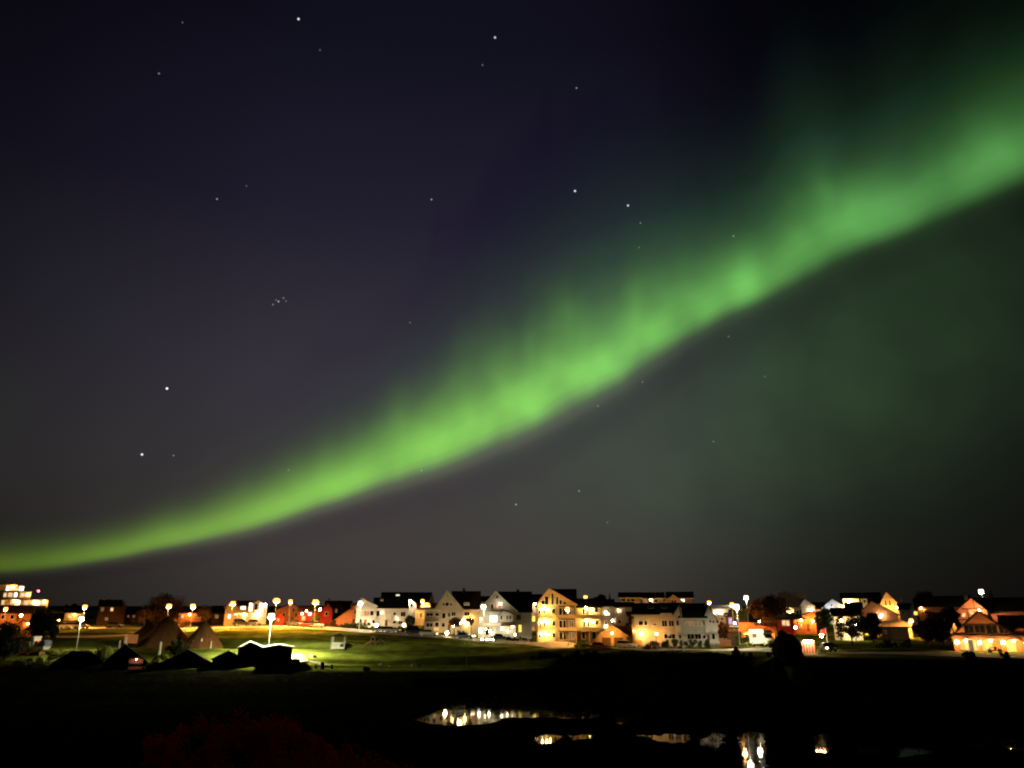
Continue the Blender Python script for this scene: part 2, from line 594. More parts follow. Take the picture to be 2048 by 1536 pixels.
PONDS = [
    ([(828, 1440), (862, 1428), (900, 1413), (935, 1407), (975, 1406), (1030, 1411), (1070, 1416), (1105, 1421), (1140, 1428), (1150, 1433),
      (1090, 1436), (1010, 1436), (990, 1444), (960, 1450), (915, 1453), (870, 1450)], 1.0),
    ([(1110, 1421), (1165, 1424), (1206, 1431), (1190, 1438), (1120, 1438)], .85),
    ([(905, 1400), (955, 1395), (1005, 1393), (1000, 1400), (940, 1404)], .35),
    ([(1112, 1393), (1150, 1391), (1185, 1396), (1150, 1398)], .3),
    ([(1062, 1479), (1085, 1470), (1110, 1468), (1128, 1474), (1105, 1486), (1080, 1489)], .8),
    ([(1130, 1472), (1162, 1466), (1192, 1470), (1175, 1478), (1145, 1484)], .5),
    ([(1226, 1437), (1255, 1433), (1262, 1440), (1240, 1452)], .7),
    ([(1278, 1433), (1292, 1433), (1288, 1439)], .6),
    ([(1238, 1463), (1300, 1468), (1345, 1466), (1390, 1470), (1385, 1484), (1340, 1490), (1290, 1476)], .45),
    ([(1395, 1480), (1425, 1464), (1448, 1468), (1448, 1488), (1430, 1504), (1400, 1490)], .8),
    ([(1476, 1474), (1500, 1462), (1530, 1466), (1536, 1500), (1530, 1540), (1486, 1540)], .9),
    ([(1626, 1472), (1652, 1466), (1665, 1485), (1655, 1507), (1632, 1506)], 1.0),
    ([(1684, 1478), (1716, 1474), (1765, 1484), (1772, 1510), (1720, 1508)], .75),
    ([(1785, 1496), (1850, 1490), (1866, 1506), (1800, 1516)], .75),
    ([(1936, 1480), (1970, 1477), (1985, 1492), (1950, 1500)], .9),
    ([(2002, 1482), (2075, 1472), (2075, 1500), (2012, 1500)], .85),
    ([(1470, 1402), (1512, 1399), (1515, 1405), (1480, 1408)], .3),
    ([(1620, 1420), (1645, 1420), (1645, 1426), (1622, 1426)], .3),
]


def poly_sd(X, Y, poly):
    """distance to a polygon, positive inside"""
    ins = np.zeros(X.shape, bool)
    dist = np.full(X.shape, 1e9)
    n = len(poly)
    for i in range(n):
        x0, y0 = poly[i]
        x1, y1 = poly[(i + 1) % n]
        cnd = ((y0 > Y) != (y1 > Y))
        with np.errstate(divide='ignore', invalid='ignore'):
            xi = (x1 - x0) * (Y - y0) / (y1 - y0 + 1e-12) + x0
        ins ^= cnd & (X < xi)
        dx, dy = x1 - x0, y1 - y0
        t = np.clip(((X - x0) * dx + (Y - y0) * dy) / (dx * dx + dy * dy + 1e-12), 0, 1)
        dist = np.minimum(dist, np.hypot(X - x0 - t * dx, Y - y0 - t * dy))
    return np.where(ins, dist, -dist)


def vnoise(X, Y, seed, s):
    rn = np.random.RandomState(seed)
    g = rn.rand(64, 64)
    x, y = X * s, Y * s
    xi, yi = np.floor(x).astype(int), np.floor(y).astype(int)
    fx, fy = x - xi, y - yi
    fx = fx * fx * (3 - 2 * fx)
    fy = fy * fy * (3 - 2 * fy)
    a = g[xi % 64, yi % 64]
    b = g[(xi + 1) % 64, yi % 64]
    c = g[xi % 64, (yi + 1) % 64]
    d = g[(xi + 1) % 64, (yi + 1) % 64]
    return (a * (1 - fx) + b * fx) * (1 - fy) + (c * (1 - fx) + d * fx) * fy - .5


def build_ground():
    xs = np.concatenate([np.linspace(-1500, -240, 14), np.arange(-230, -60, 4), np.arange(-60, -14, 1.2), np.arange(-14, 48, .3),
                         np.arange(48, 80, 1.0), np.arange(80, 230, 4), np.linspace(240, 1500, 14)])
    ys = np.concatenate([np.arange(-40, 56, 4), np.arange(56, 92, .35), np.arange(92, 122, .5), np.arange(122, 215, .9),
                         np.arange(216, 320, 4), np.linspace(330, 2200, 22)])
    X, Y = np.meshgrid(xs, ys)
    Z = ground_np(X, Y)
    flat = np.clip((126 - Y) / 12, 0, 1) * np.clip((Y - 52) / 8, 0, 1)
    n = vnoise(X, Y, 1, .22) * .10 + vnoise(X, Y, 2, .8) * .10 + vnoise(X, Y, 3, 2.1) * .07
    Z += flat * (n + .08)
    Z += np.clip((Y - 122) / 8, 0, 1) * np.clip((300 - Y) / 60, 0, 1) * (vnoise(X, Y, 5, .5) * .16)
    pz = np.full(X.shape, 1e9)
    for poly, wgt in PONDS:
        wp = [water_px(*p) for p in poly]
        near = (Y > min(p[1] for p in wp) - 6) & (Y < max(p[1] for p in wp) + 6) & (X > min(p[0] for p in wp) - 6) & (X < max(p[0] for p in wp) + 6)
        sd = poly_sd(X[near], Y[near], wp)
        # broken, grassy edges: the weaker a pool is, the more of it is choked with tussocks
        k = vnoise(X[near], Y[near], 11, 1.1) * 1.0 + vnoise(X[near], Y[near], 12, 2.3) * .8
        d = sd * .22 + k * (1.15 - wgt) * .42 - (1 - wgt) * .10
        pz[near] = np.minimum(pz[near], -np.clip(d, -1, .5))
    Z = np.where(pz < 1e8, np.minimum(Z, np.maximum(pz, -.35)), Z)
    h, w = X.shape
    vs = np.stack([X.ravel(), Y.ravel(), Z.ravel()], 1)
    i = np.arange(h * w).reshape(h, w)
    fs = np.stack([i[:-1, :-1].ravel(), i[:-1, 1:].ravel(), i[1:, 1:].ravel(), i[1:, :-1].ravel()], 1)
    me = bpy.data.meshes.new('ground')
    me.from_pydata(vs.tolist(), [], fs.tolist())
    me.polygons.foreach_set('use_smooth', [True] * len(me.polygons))
    # soil kinds: wet marsh below, mown grass above
    m = bpy.data.materials.new('lawn_and_marsh')
    m.use_nodes = True
    nt = m.node_tree
    b = nt.nodes['Principled BSDF']
    b.inputs['Roughness'].default_value = .95
    b.inputs['Specular IOR Level'].default_value = 0.0
    co = nt.nodes.new('ShaderNodeTexCoord')
    no = nt.nodes.new('ShaderNodeTexNoise')
    no.inputs['Scale'].default_value = .35
    no.inputs['Detail'].default_value = 8
    nt.links.new(co.outputs['Object'], no.inputs['Vector'])
    r = nt.nodes.new('ShaderNodeValToRGB')
    e = r.color_ramp.elements
    e[0].position, e[1].position = .34, .68
    e[0].color = (.075, .085, .016, 1)
    e[1].color = (.155, .20, .035, 1)
    nt.links.new(no.outputs[0], r.inputs[0])
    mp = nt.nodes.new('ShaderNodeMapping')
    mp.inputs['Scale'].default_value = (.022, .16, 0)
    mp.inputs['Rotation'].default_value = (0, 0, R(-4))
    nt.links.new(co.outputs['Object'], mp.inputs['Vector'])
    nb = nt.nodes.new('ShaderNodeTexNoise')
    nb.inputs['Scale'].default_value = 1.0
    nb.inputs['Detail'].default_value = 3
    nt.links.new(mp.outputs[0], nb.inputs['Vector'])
    rb = nt.nodes.new('ShaderNodeValToRGB')  # dark bands: shadow streaks across the lawn, put into the grass colour
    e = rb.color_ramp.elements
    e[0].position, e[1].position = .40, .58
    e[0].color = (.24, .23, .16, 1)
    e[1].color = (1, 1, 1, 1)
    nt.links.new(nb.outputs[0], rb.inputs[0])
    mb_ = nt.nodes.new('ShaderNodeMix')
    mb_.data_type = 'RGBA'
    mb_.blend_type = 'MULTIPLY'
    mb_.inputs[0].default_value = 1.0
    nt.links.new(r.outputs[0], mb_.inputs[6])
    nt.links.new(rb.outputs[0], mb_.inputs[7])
    at = nt.nodes.new('ShaderNodeAttribute')
    at.attribute_name = 'marsh'
    n5 = nt.nodes.new('ShaderNodeTexNoise')
    n5.inputs['Scale'].default_value = 1.2
    n5.inputs['Detail'].default_value = 6
    nt.links.new(co.outputs['Object'], n5.inputs['Vector'])
    ad = nt.nodes.new('ShaderNodeMath')
    ad.operation = 'MULTIPLY_ADD'
    ad.use_clamp = True
    nt.links.new(n5.outputs[0], ad.inputs[0])
    ad.inputs[1].default_value = .5
    sb = nt.nodes.new('ShaderNodeMath')
    sb.operation = 'SUBTRACT'
    nt.links.new(at.outputs['Fac'], sb.inputs[0])
    sb.inputs[1].default_value = .25
    nt.links.new(sb.outputs[0], ad.inputs[2])
    mx = nt.nodes.new('ShaderNodeMix')
    mx.data_type = 'RGBA'
    nt.links.new(ad.outputs[0], mx.inputs[0])
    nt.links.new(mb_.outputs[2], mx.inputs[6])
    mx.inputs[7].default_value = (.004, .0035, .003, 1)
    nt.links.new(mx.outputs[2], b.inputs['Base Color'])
    bp = nt.nodes.new('ShaderNodeBump')
    bp.inputs['Strength'].default_value = .5
    bp.inputs['Distance'].default_value = .12
    nt.links.new(no.outputs[0], bp.inputs['Height'])
    nt.links.new(bp.outputs[0], b.inputs['Normal'])
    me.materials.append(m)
    c = np.clip(1024 + 1565 * X / np.maximum(Y, 45), -300, 2400)
    edge = np.interp(c, [-300, 300, 600, 1000, 1080, 1150, 1250, 1330, 1420, 1500, 1600, 2400], [147, 146, 142, 141, 143, 158, 160, 152, 143, 131, 123, 116])
    mk = np.clip((edge - Y) / 4 + .5, 0, 1)
    a = me.attributes.new('marsh', 'FLOAT', 'POINT')
    a.data.foreach_set('value', mk.ravel().astype(np.float32))
    ob = bpy.data.objects.new('ground', me)
    COL.objects.link(ob)
    ob['kind'] = 'structure'


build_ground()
wm = bpy.data.materials.new('still_water')
wm.use_nodes = True
wb = wm.node_tree.nodes['Principled BSDF']
wb.inputs['Base Color'].default_value = (.004, .004, .005, 1)
wb.inputs['Roughness'].default_value = .035
wb.inputs['IOR'].default_value = 1.33
wn = wm.node_tree.nodes.new('ShaderNodeTexNoise')
wn.inputs['Scale'].default_value = 1.6
wn.inputs['Detail'].default_value = 3
wc = wm.node_tree.nodes.new('ShaderNodeTexCoord')
wm.node_tree.links.new(wc.outputs['Object'], wn.inputs['Vector'])
wbp = wm.node_tree.nodes.new('ShaderNodeBump')
wbp.inputs['Strength'].default_value = .06
wbp.inputs['Distance'].default_value = .02
wm.node_tree.links.new(wn.outputs[0], wbp.inputs['Height'])
wm.node_tree.links.new(wbp.outputs[0], wb.inputs['Normal'])
o = MB().add([(-60, 50, 0), (80, 50, 0), (80, 124, 0), (-60, 124, 0)], [(0, 1, 2, 3)]).build('water', wm)
o['kind'] = 'structure'


def strip(name, pts, wid, m, lift=.06):
    """a lane that follows the ground along (column, distance) points"""
    ctr = []
    for (a, b), (c, d) in zip(pts[:-1], pts[1:]):
        for k in range(12):
            t = k / 12
            px, Y = a + (c - a) * t, b + (d - b) * t
            ctr.append(((px - 1024) * Y / 1565, Y))
    vs, fs = [], []
    nw = 5
    for i, (x, y) in enumerate(ctr):
        x2, y2 = ctr[min(i + 1, len(ctr) - 1)]
        x1, y1 = ctr[max(i - 1, 0)]
        L = math.hypot(x2 - x1, y2 - y1) or 1
        nx, ny = -(y2 - y1) / L, (x2 - x1) / L
        for j in range(nw):
            q = (j / (nw - 1) - .5) * wid
            vs.append((x + nx * q, y + ny * q, ground(x + nx * q, y + ny * q) + lift + .08))
    for i in range(len(ctr) - 1):
        for j in range(nw - 1):
            a = i * nw + j
            fs.append((a, a + nw, a + nw + 1, a + 1))
    ob = MB().add(vs, fs).build(name, m)
    ob['kind'] = 'structure'


ROADPTS = [(-320, 206), (110, 204), (285, 201), (450, 200), (600, 198), (700, 194), (800, 188), (900, 185), (1000, 182), (1100, 177),
           (1200, 168), (1300, 160), (1400, 154), (1500, 143), (1600, 134), (1700, 130), (1850, 126), (2048, 122), (2350, 119)]
strip('road', ROADPTS, 6.0, asph)
strip('pavement', [(-100, 183), (110, 182), (200, 183), (330, 186)], 2.0, concrete, lift=.10)
strip('path', [(560, 152), (600, 158), (630, 150), (660, 145)], 1.6, mat('gravel_path', (.16, .14, .09), var=.3, scale=3), lift=.1)
ROADY = lambda px: float(np.interp(px, [p[0] for p in ROADPTS], [p[1] for p in ROADPTS]))


# ------------------------------------------------------------------ lamps
def street_lamp(label, px, py, Y, col, I, r=.34, base=None, group='street lamps of the village', pr=.07, arm=0.0, flat=.45, shield=False):
    r = r * 1.5
    top = P(px, py, Y)
    x, y = top.x, Y
    z0 = ground(x, y)
    h = top.z - z0
    t = thing('street_lamp', label, 'street lamp', (x, y, z0), 0, group)
    m = MB()
    m.tube([(arm, 0, -.8), (arm, 0, .9), (arm, 0, 1.0), (arm, 0, h - r * .8 - .06)], [pr * 1.6, pr * 1.6, pr, pr * .75], 8)
    m.build('pole', whitem if col in (WHITE, COOL, FLOOD) else metal, t)
    c = MB().lathe((0, 0, h + r * .62), [(r * .75, 0), (r * .6, r * .2), (r * .2, r * .34), (.02, r * .4)], 12)
    if arm:
        c.tube([(arm, 0, h - r - .1), (arm * .6, 0, h + r * 1.1), (0, 0, h + r * 1.15)], [.05, .045, .04], 6)
    c.build('lamp_cap', dark, t)
    if shield:      # added curved plate that keeps the lamp's light off the houses behind
        c = MB()
        for k in range(-4, 4):
            a0, a1 = R(90 + k * 20), R(90 + (k + 1) * 20)
            q = r * 1.35
            c.add([(q * math.cos(a0), q * math.sin(a0), h - r * .75), (q * math.cos(a1), q * math.sin(a1), h - r * .75),
                   (q * math.cos(a1), q * math.sin(a1), h + r * .8), (q * math.cos(a0), q * math.sin(a0), h + r * .8)], [(0, 1, 2, 3)])
        c.build('added_light_shield', dark, t)
    if I > 0:
        # softly glowing bowl, and under it the flat lens that throws the light down
        MB().ball((0, 0, h), r, 16, .9).build('lamp_globe', glow(col, 4.0 if col is AMBER else 4.0), t, True)
        rl = r * .8
        MB().tube([(0, 0, h - r * .80 - .05), (0, 0, h - r * .80 - .03)], [rl, rl], 16).build('lamp_lens', glow(col, I / (math.pi * rl * rl)), t)
    else:
        MB().ball((0, 0, h), r, 12, .6).build('lamp_globe', glass, t, True)
    return t


def lean(px, py, pyb):
    return px - (px - 1024) * (pyb - py) / 5400.0


LAMPS = [
    ('amber street lamp glaring beside the orange house at the far left edge', 12, 1217, 192, AMBER, 700, .30),
    ('tall white floodlight mast above the left black huts, fully lit from top to foot', 163, 1236, 156, WHITE, 700, .32),
    ('amber street lamp just above the left white floodlight', 170, 1213, 205, AMBER, 2600, .40),
    ('amber street lamp peeking over the tip of the left brown tent', 338, 1211, 196, AMBER, 2200, .36, 1),
    ('amber street lamp standing between the two brown tents', 386, 1211, 196, AMBER, 2200, .36, 1),
    ('amber street lamp at the gable of the floodlit orange house', 466, 1206, 196, AMBER, 1800, .38, 1),
    ('brightest white floodlight mast, behind the black hut with the lit roof edges', 543, 1231, 155, FLOOD, 11500, .42),
    ('large amber street lamp high against the sky above the white floodlight mast', 553, 1200, 194, AMBER, 2600, .44, 1),
    ('amber street lamp in front of the orange gable next to the red houses', 581, 1202, 203, AMBER, 900, .34),
    ('large amber street lamp above the red house', 631, 1203, 194, AMBER, 2600, .44, 1),
    ('white street lamp at the left end of the white house with the black roof', 721, 1205, 196, WHITE, 600, .38, 1),
    ('amber street lamp under the long dark ridge behind the white houses', 845, 1201, 214, AMBER, 700, .32),
    ('white street lamp between the beige gable house and the floodlit white gable house', 967, 1212, 186, WHITE, 420, .38, 1),
    ('amber street lamp in front of the glazed gable of the yellow apartment house', 1135, 1217, 175, AMBER, 900, .34),
    ('amber street lamp above the right balconies of the yellow apartment house', 1171, 1194, 207, AMBER, 900, .36),
    ('amber street lamp at the right gable tip of the twin house', 1418, 1204, 195, AMBER, 500, .30),
    ('amber street lamp on a tall pole, left of the white pair by the leafy tree', 1464, 1208, 172, AMBER, 1100, .30),
    ('nearest white street lamp, its lit pole reaching down to the road by the van', 1473, 1212, 151, WHITE, 1300, .34),
    ('white street lamp rising behind the yellow green tree', 1492, 1194, 188, WHITE, 700, .32),
    ('white lamp shining like a star over the dark roof ridge at the far right', 1962, 1182, 195, WHITE, 200, .40),
    ('amber street lamp glaring at the end of the low brown garden wall', 1822, 1240, 172, AMBER, 800, .30),
]
LAMPS += [  # unseen lamps, added to light the terrace and the right-hand houses
    ('added unseen amber street lamp behind the left black roof of the twin house', 1288, 1216, 236, AMBER, 1100, .34),
    ('added unseen amber street lamp behind the right black roof of the twin house', 1352, 1216, 238, AMBER, 1100, .34),
    ('added unseen amber street lamp behind the dark trees below the brown gable', 1738, 1242, 186, AMBER, 1100, .34),
]
for l in LAMPS:
    street_lamp(*l[:7], shield=len(l) > 7, flat=.25 if l[4] is FLOOD else .45)
street_lamp('tall unlit grey pole standing before the twin house with black roofs', 1361, 1212, 151, (0.2, .2, .2), .0, .18, group='street lamps of the village')


def post_lamp(label, px, py, Y, col, I, r, hmin=.6):
    """low garden lamp on a short post"""
    I *= .55
    r *= .8
    top = P(px, py, Y)
    z0 = min(ground(top.x, Y), top.z - hmin)
    h = top.z - z0
    t = thing('garden_lamp', label, 'garden lamp', (top.x, Y, z0), 0, 'garden lamps')
    MB().tube([(0, 0, -.5), (0, 0, h - r)], [.06, .05], 8).build('post', dark, t)
    MB().ball((0, 0, h), r, 12).build('lamp_globe', glow(col, I / (math.pi * r * r)), t, True)
    MB().lathe((0, 0, h + r * .75), [(r * .7, 0), (r * .5, .06), (.02, .12)], 10).build('lamp_cap', dark, t)


post_lamp('warm globe lamp glaring before the white house with the black roof', 753, 1250, 193, WARM, 150, .36)
post_lamp('warm globe lamp before the grey house beside the dark round tree', 808, 1250, 197, WARM, 120, .36)
post_lamp('warm globe lamp at the foot of the beige gable house', 894, 1266, 190, WARM, 150, .40)
post_lamp('yellow lamp in the garden between beige and white gable houses', 908, 1252, 191, YELL, 60, .34)
post_lamp('small white lamp beside the yellow garden lamp', 921, 1246, 193, WHITE, 45, .26)
for i, (x, w) in enumerate(((964, 'leftmost'), (975, 'middle'), (985, 'rightmost'))):
    post_lamp('low white globe light by the road, %s of the three' % w, x, 1280, 184, WHITE, 45, .36, .45)
post_lamp('blue white lamp low beside the purple lit window', 1469, 1246, 180, COOL, 25, .26)
post_lamp('white lamp at the foot of the orange house, above the black bush', 1591, 1255, 170, WHITE, 40, .28)
post_lamp('warm white lamp under the small red flag', 1643, 1271, 140, WARM, 90, .34)
post_lamp('white lamp at the end of the brown gable house', 1761, 1233, 188, WHITE, 30, .26)
post_lamp('blue lamp just below the white lamp by the brown gable', 1757, 1242, 186, (.12, .25, 1.0), 10, .22)
post_lamp('small amber lamp at the left edge of the dark trees', 42, 1231, 188, AMBER, 110, .34)
post_lamp('tiny amber lamp in the dark right of the big left tree', 117, 1240, 196, AMBER, 18, .2)
post_lamp('pinkish lamp hanging in the yard behind the yellow garage', 1225, 1241, 205, (1, .6, .45), 60, .26)
post_lamp('small warm lamp under the red roofed end of the twin house', 1312, 1268, 163, WARM, 8, .18)
post_lamp('tiny warm lamp under the big dark tree by the orange roof', 1519, 1243, 176, WARM, 10, .2)
post_lamp('red warning light glowing on a mast beyond the stepped apartment block', 77, 1182, 330, RED, 30, .42)


# ------------------------------------------------------------------ houses
WK = {
    'd': lambda: glass, 'w': lambda: lit_window((1, .62, .27), 1.3), 'W': lambda: lit_window((1, .90, .70), 3.2),
    'y': lambda: lit_window((1, .70, .12), 1.7), 'o': lambda: lit_window((1, .36, .12), .7), 'p': lambda: lit_window((.70, .50, 1.0), 1.0),
    'm': lambda: lit_window((1, .62, .27), .25), 'c': lambda: lit_window((.95, 1.0, .62), 1.2),
}


LAMPK = .38


class House:
    def __init__(s, name, label, cat, Y, blocks, wall, roof, group='houses of the village', turn=0):
        s.Y = Y
        s.cx = (min(b['x'][0] for b in blocks) + max(b['x'][1] for b in blocks)) / 2
        rowm = max(b['e'] for b in blocks)
        q = P(s.cx, rowm + 12, Y)
        s.phi = math.atan2(q.x, Y)
        s.k = Y * math.cos(s.phi) / (1565 * math.cos(turn))
        s.z0 = ground(q.x, Y)
        s.t = thing(name, label, cat, (q.x, Y, s.z0), -s.phi + turn, group)
        walls, roofs = {}, {}
        for b in blocks:
            wm_, rm_ = b.get('wall', wall), b.get('roof', roof)
            s.block(walls.setdefault(wm_.name, (wm_, MB()))[1], roofs.setdefault(rm_.name, (rm_, MB()))[1], b)
        for m, mb in walls.values():
            if mb.v:
                mb.build('wall', m, s.t)
        for m, mb in roofs.values():
            if mb.v:
                mb.build('roof', m, s.t)

    def lx(s, px, yo=0):
        return (px - s.cx) * s.k * (1 + yo / s.Y)

    def lz(s, py, yo=0):
        return zr(py, s.Y + yo) - s.z0

    def block(s, wl, rf, b):
        yo, d = b.get('y', 0), b.get('d', 8)
        x0, x1 = s.lx(b['x'][0], yo), s.lx(b['x'][1], yo)
        ze = s.lz(b['e'], yo)
        zb = s.lz(b['b'], yo) if 'b' in b else -2.0
        rd = b.get('rd', 'x')
        ov, th = b.get('ov', .35), .2
        if rd == 'y':
            zt = s.lz(b['r'], yo)
            xa = s.lx(b.get('ax', (b['x'][0] + b['x'][1]) / 2), yo)
            ze2 = s.lz(b.get('e2', b['e']), yo)
            wl.prism_y([(x0, zb), (x1, zb), (x1, ze2), (xa, zt), (x0, ze)], yo, yo + d)
            for xe, zz in ((x0, ze), (x1, ze2)):
                sg = 1 if xe > xa else -1
                if abs(xe - xa) < .3:
                    continue
                sl = (zt - zz) / abs(xe - xa)
                xo, zo = xe + sg * ov, zz - ov * sl
                p = [(xa, zt + .02), (xo, zo + .02), (xo, zo + .02 + th), (xa, zt + .02 + th * 1.2)]
                if sg > 0:
                    p = p[::-1]
                rf.prism_y(p[::-1], yo - b.get('ovf', .4), yo + d + .3)
                if b.get('barge'):
                    q = [(xa, zt - .10), (xo, zo - .10), (xo, zo + .30), (xa, zt + .33)]
                    MB().prism_y((q if sg < 0 else q[::-1]), yo - b.get('ovf', .4) - .06, yo - b.get('ovf', .4) - .003).build('bargeboard', b['barge'], s.t)
        elif rd == 'x':
            zt = s.lz(b['r'], yo + d / 2)
            wl.prism_x([(yo, zb), (yo, ze), (yo + d / 2, zt), (yo + d, ze), (yo + d, zb)][::-1], x0, x1)
            sl = (zt - ze) / (d / 2)
            for sg in (-1, 1):
                ye, ym = (yo - ov if sg < 0 else yo + d + ov), yo + d / 2
                zo = ze - ov * sl
                p = [(ye, zo + .02), (ym, zt + .02), (ym, zt + .02 + th * 1.2), (ye, zo + .02 + th)]
                rf.prism_x(p if sg < 0 else p[::-1], x0 - ov, x1 + ov)
            if b.get('barge'):
                MB().box(x0 - ov, x1 + ov, yo - ov - .09, yo - ov - .003, ze - ov * sl - .12, ze - ov * sl + .2).build('gutter_board', b['barge'], s.t)
        elif rd == 'flat':
            wl.box(x0, x1, yo, yo + d, zb, ze)
            rf.box(x0 - ov, x1 + ov, yo - ov, yo + d + ov, ze + .004, ze + .25)
        elif rd == 'shed':
            zt = s.lz(b['r'], yo)
            wl.prism_y([(x0, zb), (x1, zb), (x1, s.lz(b.get('e2', b['e']), yo)), (x0, ze)], yo, yo + d)
            z1 = s.lz(b.get('e2', b['e']), yo)
            rf.prism_y([(x0 - ov, ze + .02), (x1 + ov, z1 + .02), (x1 + ov, z1 + .22), (x0 - ov, ze + .22)], yo - ov, yo + d + ov)
        elif rd == 'hip':
            zt = s.lz(b['r'], yo + d / 2)
            wl.box(x0, x1, yo, yo + d, zb, ze)
            hx = min(d / 2, (x1 - x0) / 2 * .8)
            vs = [(x0 - ov, yo - ov, ze), (x1 + ov, yo - ov, ze), (x1 + ov, yo + d + ov, ze), (x0 - ov, yo + d + ov, ze),
                  (x0 + hx, yo + d / 2, zt), (x1 - hx, yo + d / 2, zt)]
            vs = [(a, c, z + .01) for a, c, z in vs]
            rf.add(vs, [(3, 2, 1, 0), (0, 1, 5, 4), (1, 2, 5), (2, 3, 4, 5), (3, 0, 4)])

    def win(s, *ws, name='window', fr=None):
        for w in ws:
            x0, y0, x1, y1, k = w[:5]
            yo = w[5] if len(w) > 5 else 0
            a, c = s.lx(x0, yo), s.lx(x1, yo)
            e, g = s.lz(y1, yo), s.lz(y0, yo)
            f = .09
            m = MB()
            yy = yo - .07
            m.box(a - f, c + f, yy, yo + .02, g, g + f)
            m.box(a - f - .05, c + f + .05, yy - .04, yo + .02, e - f, e)
            m.box(a - f, a, yy, yo + .02, e, g)
            m.box(c, c + f, yy, yo + .02, e, g)
            nm = int((c - a) / 1.0)
            for i in range(nm):
                q = a + (c - a) * (i + 1) / (nm + 1)
                m.box(q - .03, q + .03, yy + .01, yo + .015, e, g)
            fo = m.build(name, fr or trim, s.t)
            MB().box(a, c, yo - .045, yo + .01, e, g).build('pane', WK[k](), fo)
        return s

    def door(s, x0, y0, x1, y1, m=None, yo=0, name='door'):
        a, c, e, g = s.lx(x0, yo), s.lx(x1, yo), s.lz(y1, yo), s.lz(y0, yo)
        b = MB().box(a, c, yo - .06, yo + .02, e, g)
        if name == 'garage_door':
            for i in range(1, 5):
                q = e + (g - e) * i / 5
                b.box(a + .02, c - .02, yo - .075, yo - .05, q - .03, q + .03)
        o = b.build(name, m or doorb, s.t)
        MB().ball((c - .18, yo - .11, (e + g) / 2), .06, 8).build('handle', metal, o)
        return s

    def lamp(s, px, py, col, I, r=.22, yo=0, out=.35):
        I *= LAMPK
        r *= .85
        x, z = s.lx(px, yo), s.lz(py, yo)
        o = MB().tube([(x, yo + .02, z + r * .9), (x, yo - out, z + r * 1.15), (x, yo - out, z + r * .85)], [.035, .035, .07], 6).build('wall_lamp', dark, s.t)
        MB().ball((x, yo - out, z), r, 10).build('lamp_globe', glow(col, I / (math.pi * r * r)), o, True)
        return s

    def balcony(s, x0, x1, yfl, yrail, d=1.5, m=None, yo=0, solid=False, posts=None):
        a, c, f, t = s.lx(x0, yo), s.lx(x1, yo), s.lz(yfl, yo), s.lz(yrail, yo)
        b = MB().box(a, c, yo - d, yo - .004, f - .2, f)
        if solid:
            b.box(a, c, yo - d, yo - d + .08, f + .002, t)
            b.box(a, a + .08, yo - d + .083, yo - .004, f + .002, t)
            b.box(c - .08, c, yo - d + .083, yo - .004, f + .002, t)
        else:
            b.box(a, c, yo - d, yo - d + .07, t - .07, t)
            n = max(4, int((c - a) / .22))
            for i in range(n + 1):
                q = a + (c - a - .06) * i / n
                b.box(q, q + .05, yo - d + .01, yo - d + .06, f + .002, t - .072)
        if posts is not None:
            zb = s.lz(posts, yo)
            for q in (a + .02, c - .16):
                b.box(q, q + .14, yo - d + .02, yo - d + .16, zb, f - .202)
        b.build('balcony', m or trim, s.t)
        return s

    def chimney(s, px, y0, y1, yo, w=.7, m=None):
        x = s.lx(px, yo)
        z0, z1 = s.lz(y1, yo), s.lz(y0, yo)
        MB().box(x - w / 2, x + w / 2, yo - w / 2, yo + w / 2, z0, z1).box(x - w / 2 - .06, x + w / 2 + .06, yo - w / 2 - .06, yo + w / 2 + .06, z1 + .002, z1 + .12).build('chimney', m or stone, s.t)
        return s

    def pillar(s, px, y0, y1, w, yo, m=None, name='pillar', d=None):
        x = s.lx(px, yo)
        d = d or w
        MB().box(x - w / 2, x + w / 2, yo - d / 2, yo + d / 2, s.lz(y1, yo), s.lz(y0, yo)).build(name, m or trim, s.t)
        return s

    def slab(s, x0, x1, y0, y1, yo, d, m, name):
        MB().box(s.lx(x0, yo), s.lx(x1, yo), yo - d, yo - .004, s.lz(y1, yo), s.lz(y0, yo)).build(name, m, s.t)
        return s

    def sky(s, px, py, w, h, b, k='d'):
        """a roof window lying in the front slope of block b (ridge along x)"""
        yo, d = b.get('y', 0), b.get('d', 8)
        ze, zt = s.lz(b['e'], yo), s.lz(b['r'], yo + d / 2)
        zz = s.lz(py, yo + d / 4)
        t = (zz - ze) / (zt - ze)
        y = yo + t * d / 2
        sl = (zt - ze) / (d / 2)
        x = s.lx(px, yo)
        q = .30
        vs = []
        for dz in (0, .12):
            for (u, v) in ((-1, -1), (1, -1), (1, 1), (-1, 1)):
                vs.append((x + u * w / 2, y + v * h / 2, zz + v * h / 2 * sl + q + dz))
        fs = [(0, 3, 2, 1), (4, 5, 6, 7), (0, 1, 5, 4), (1, 2, 6, 5), (2, 3, 7, 6), (3, 0, 4, 7)]
        o = MB().add(vs, fs).build('roof_window', trim, s.t)
        vs2 = [(x + u * (w / 2 - .08), y + v * (h / 2 - .08), zz + v * (h / 2 - .08) * sl + q + .13) for (u, v) in ((-1, -1), (1, -1), (1, 1), (-1, 1))]
        MB().add(vs2, [(0, 1, 2, 3)]).build('pane', WK[k](), o)
        return s


B = dict
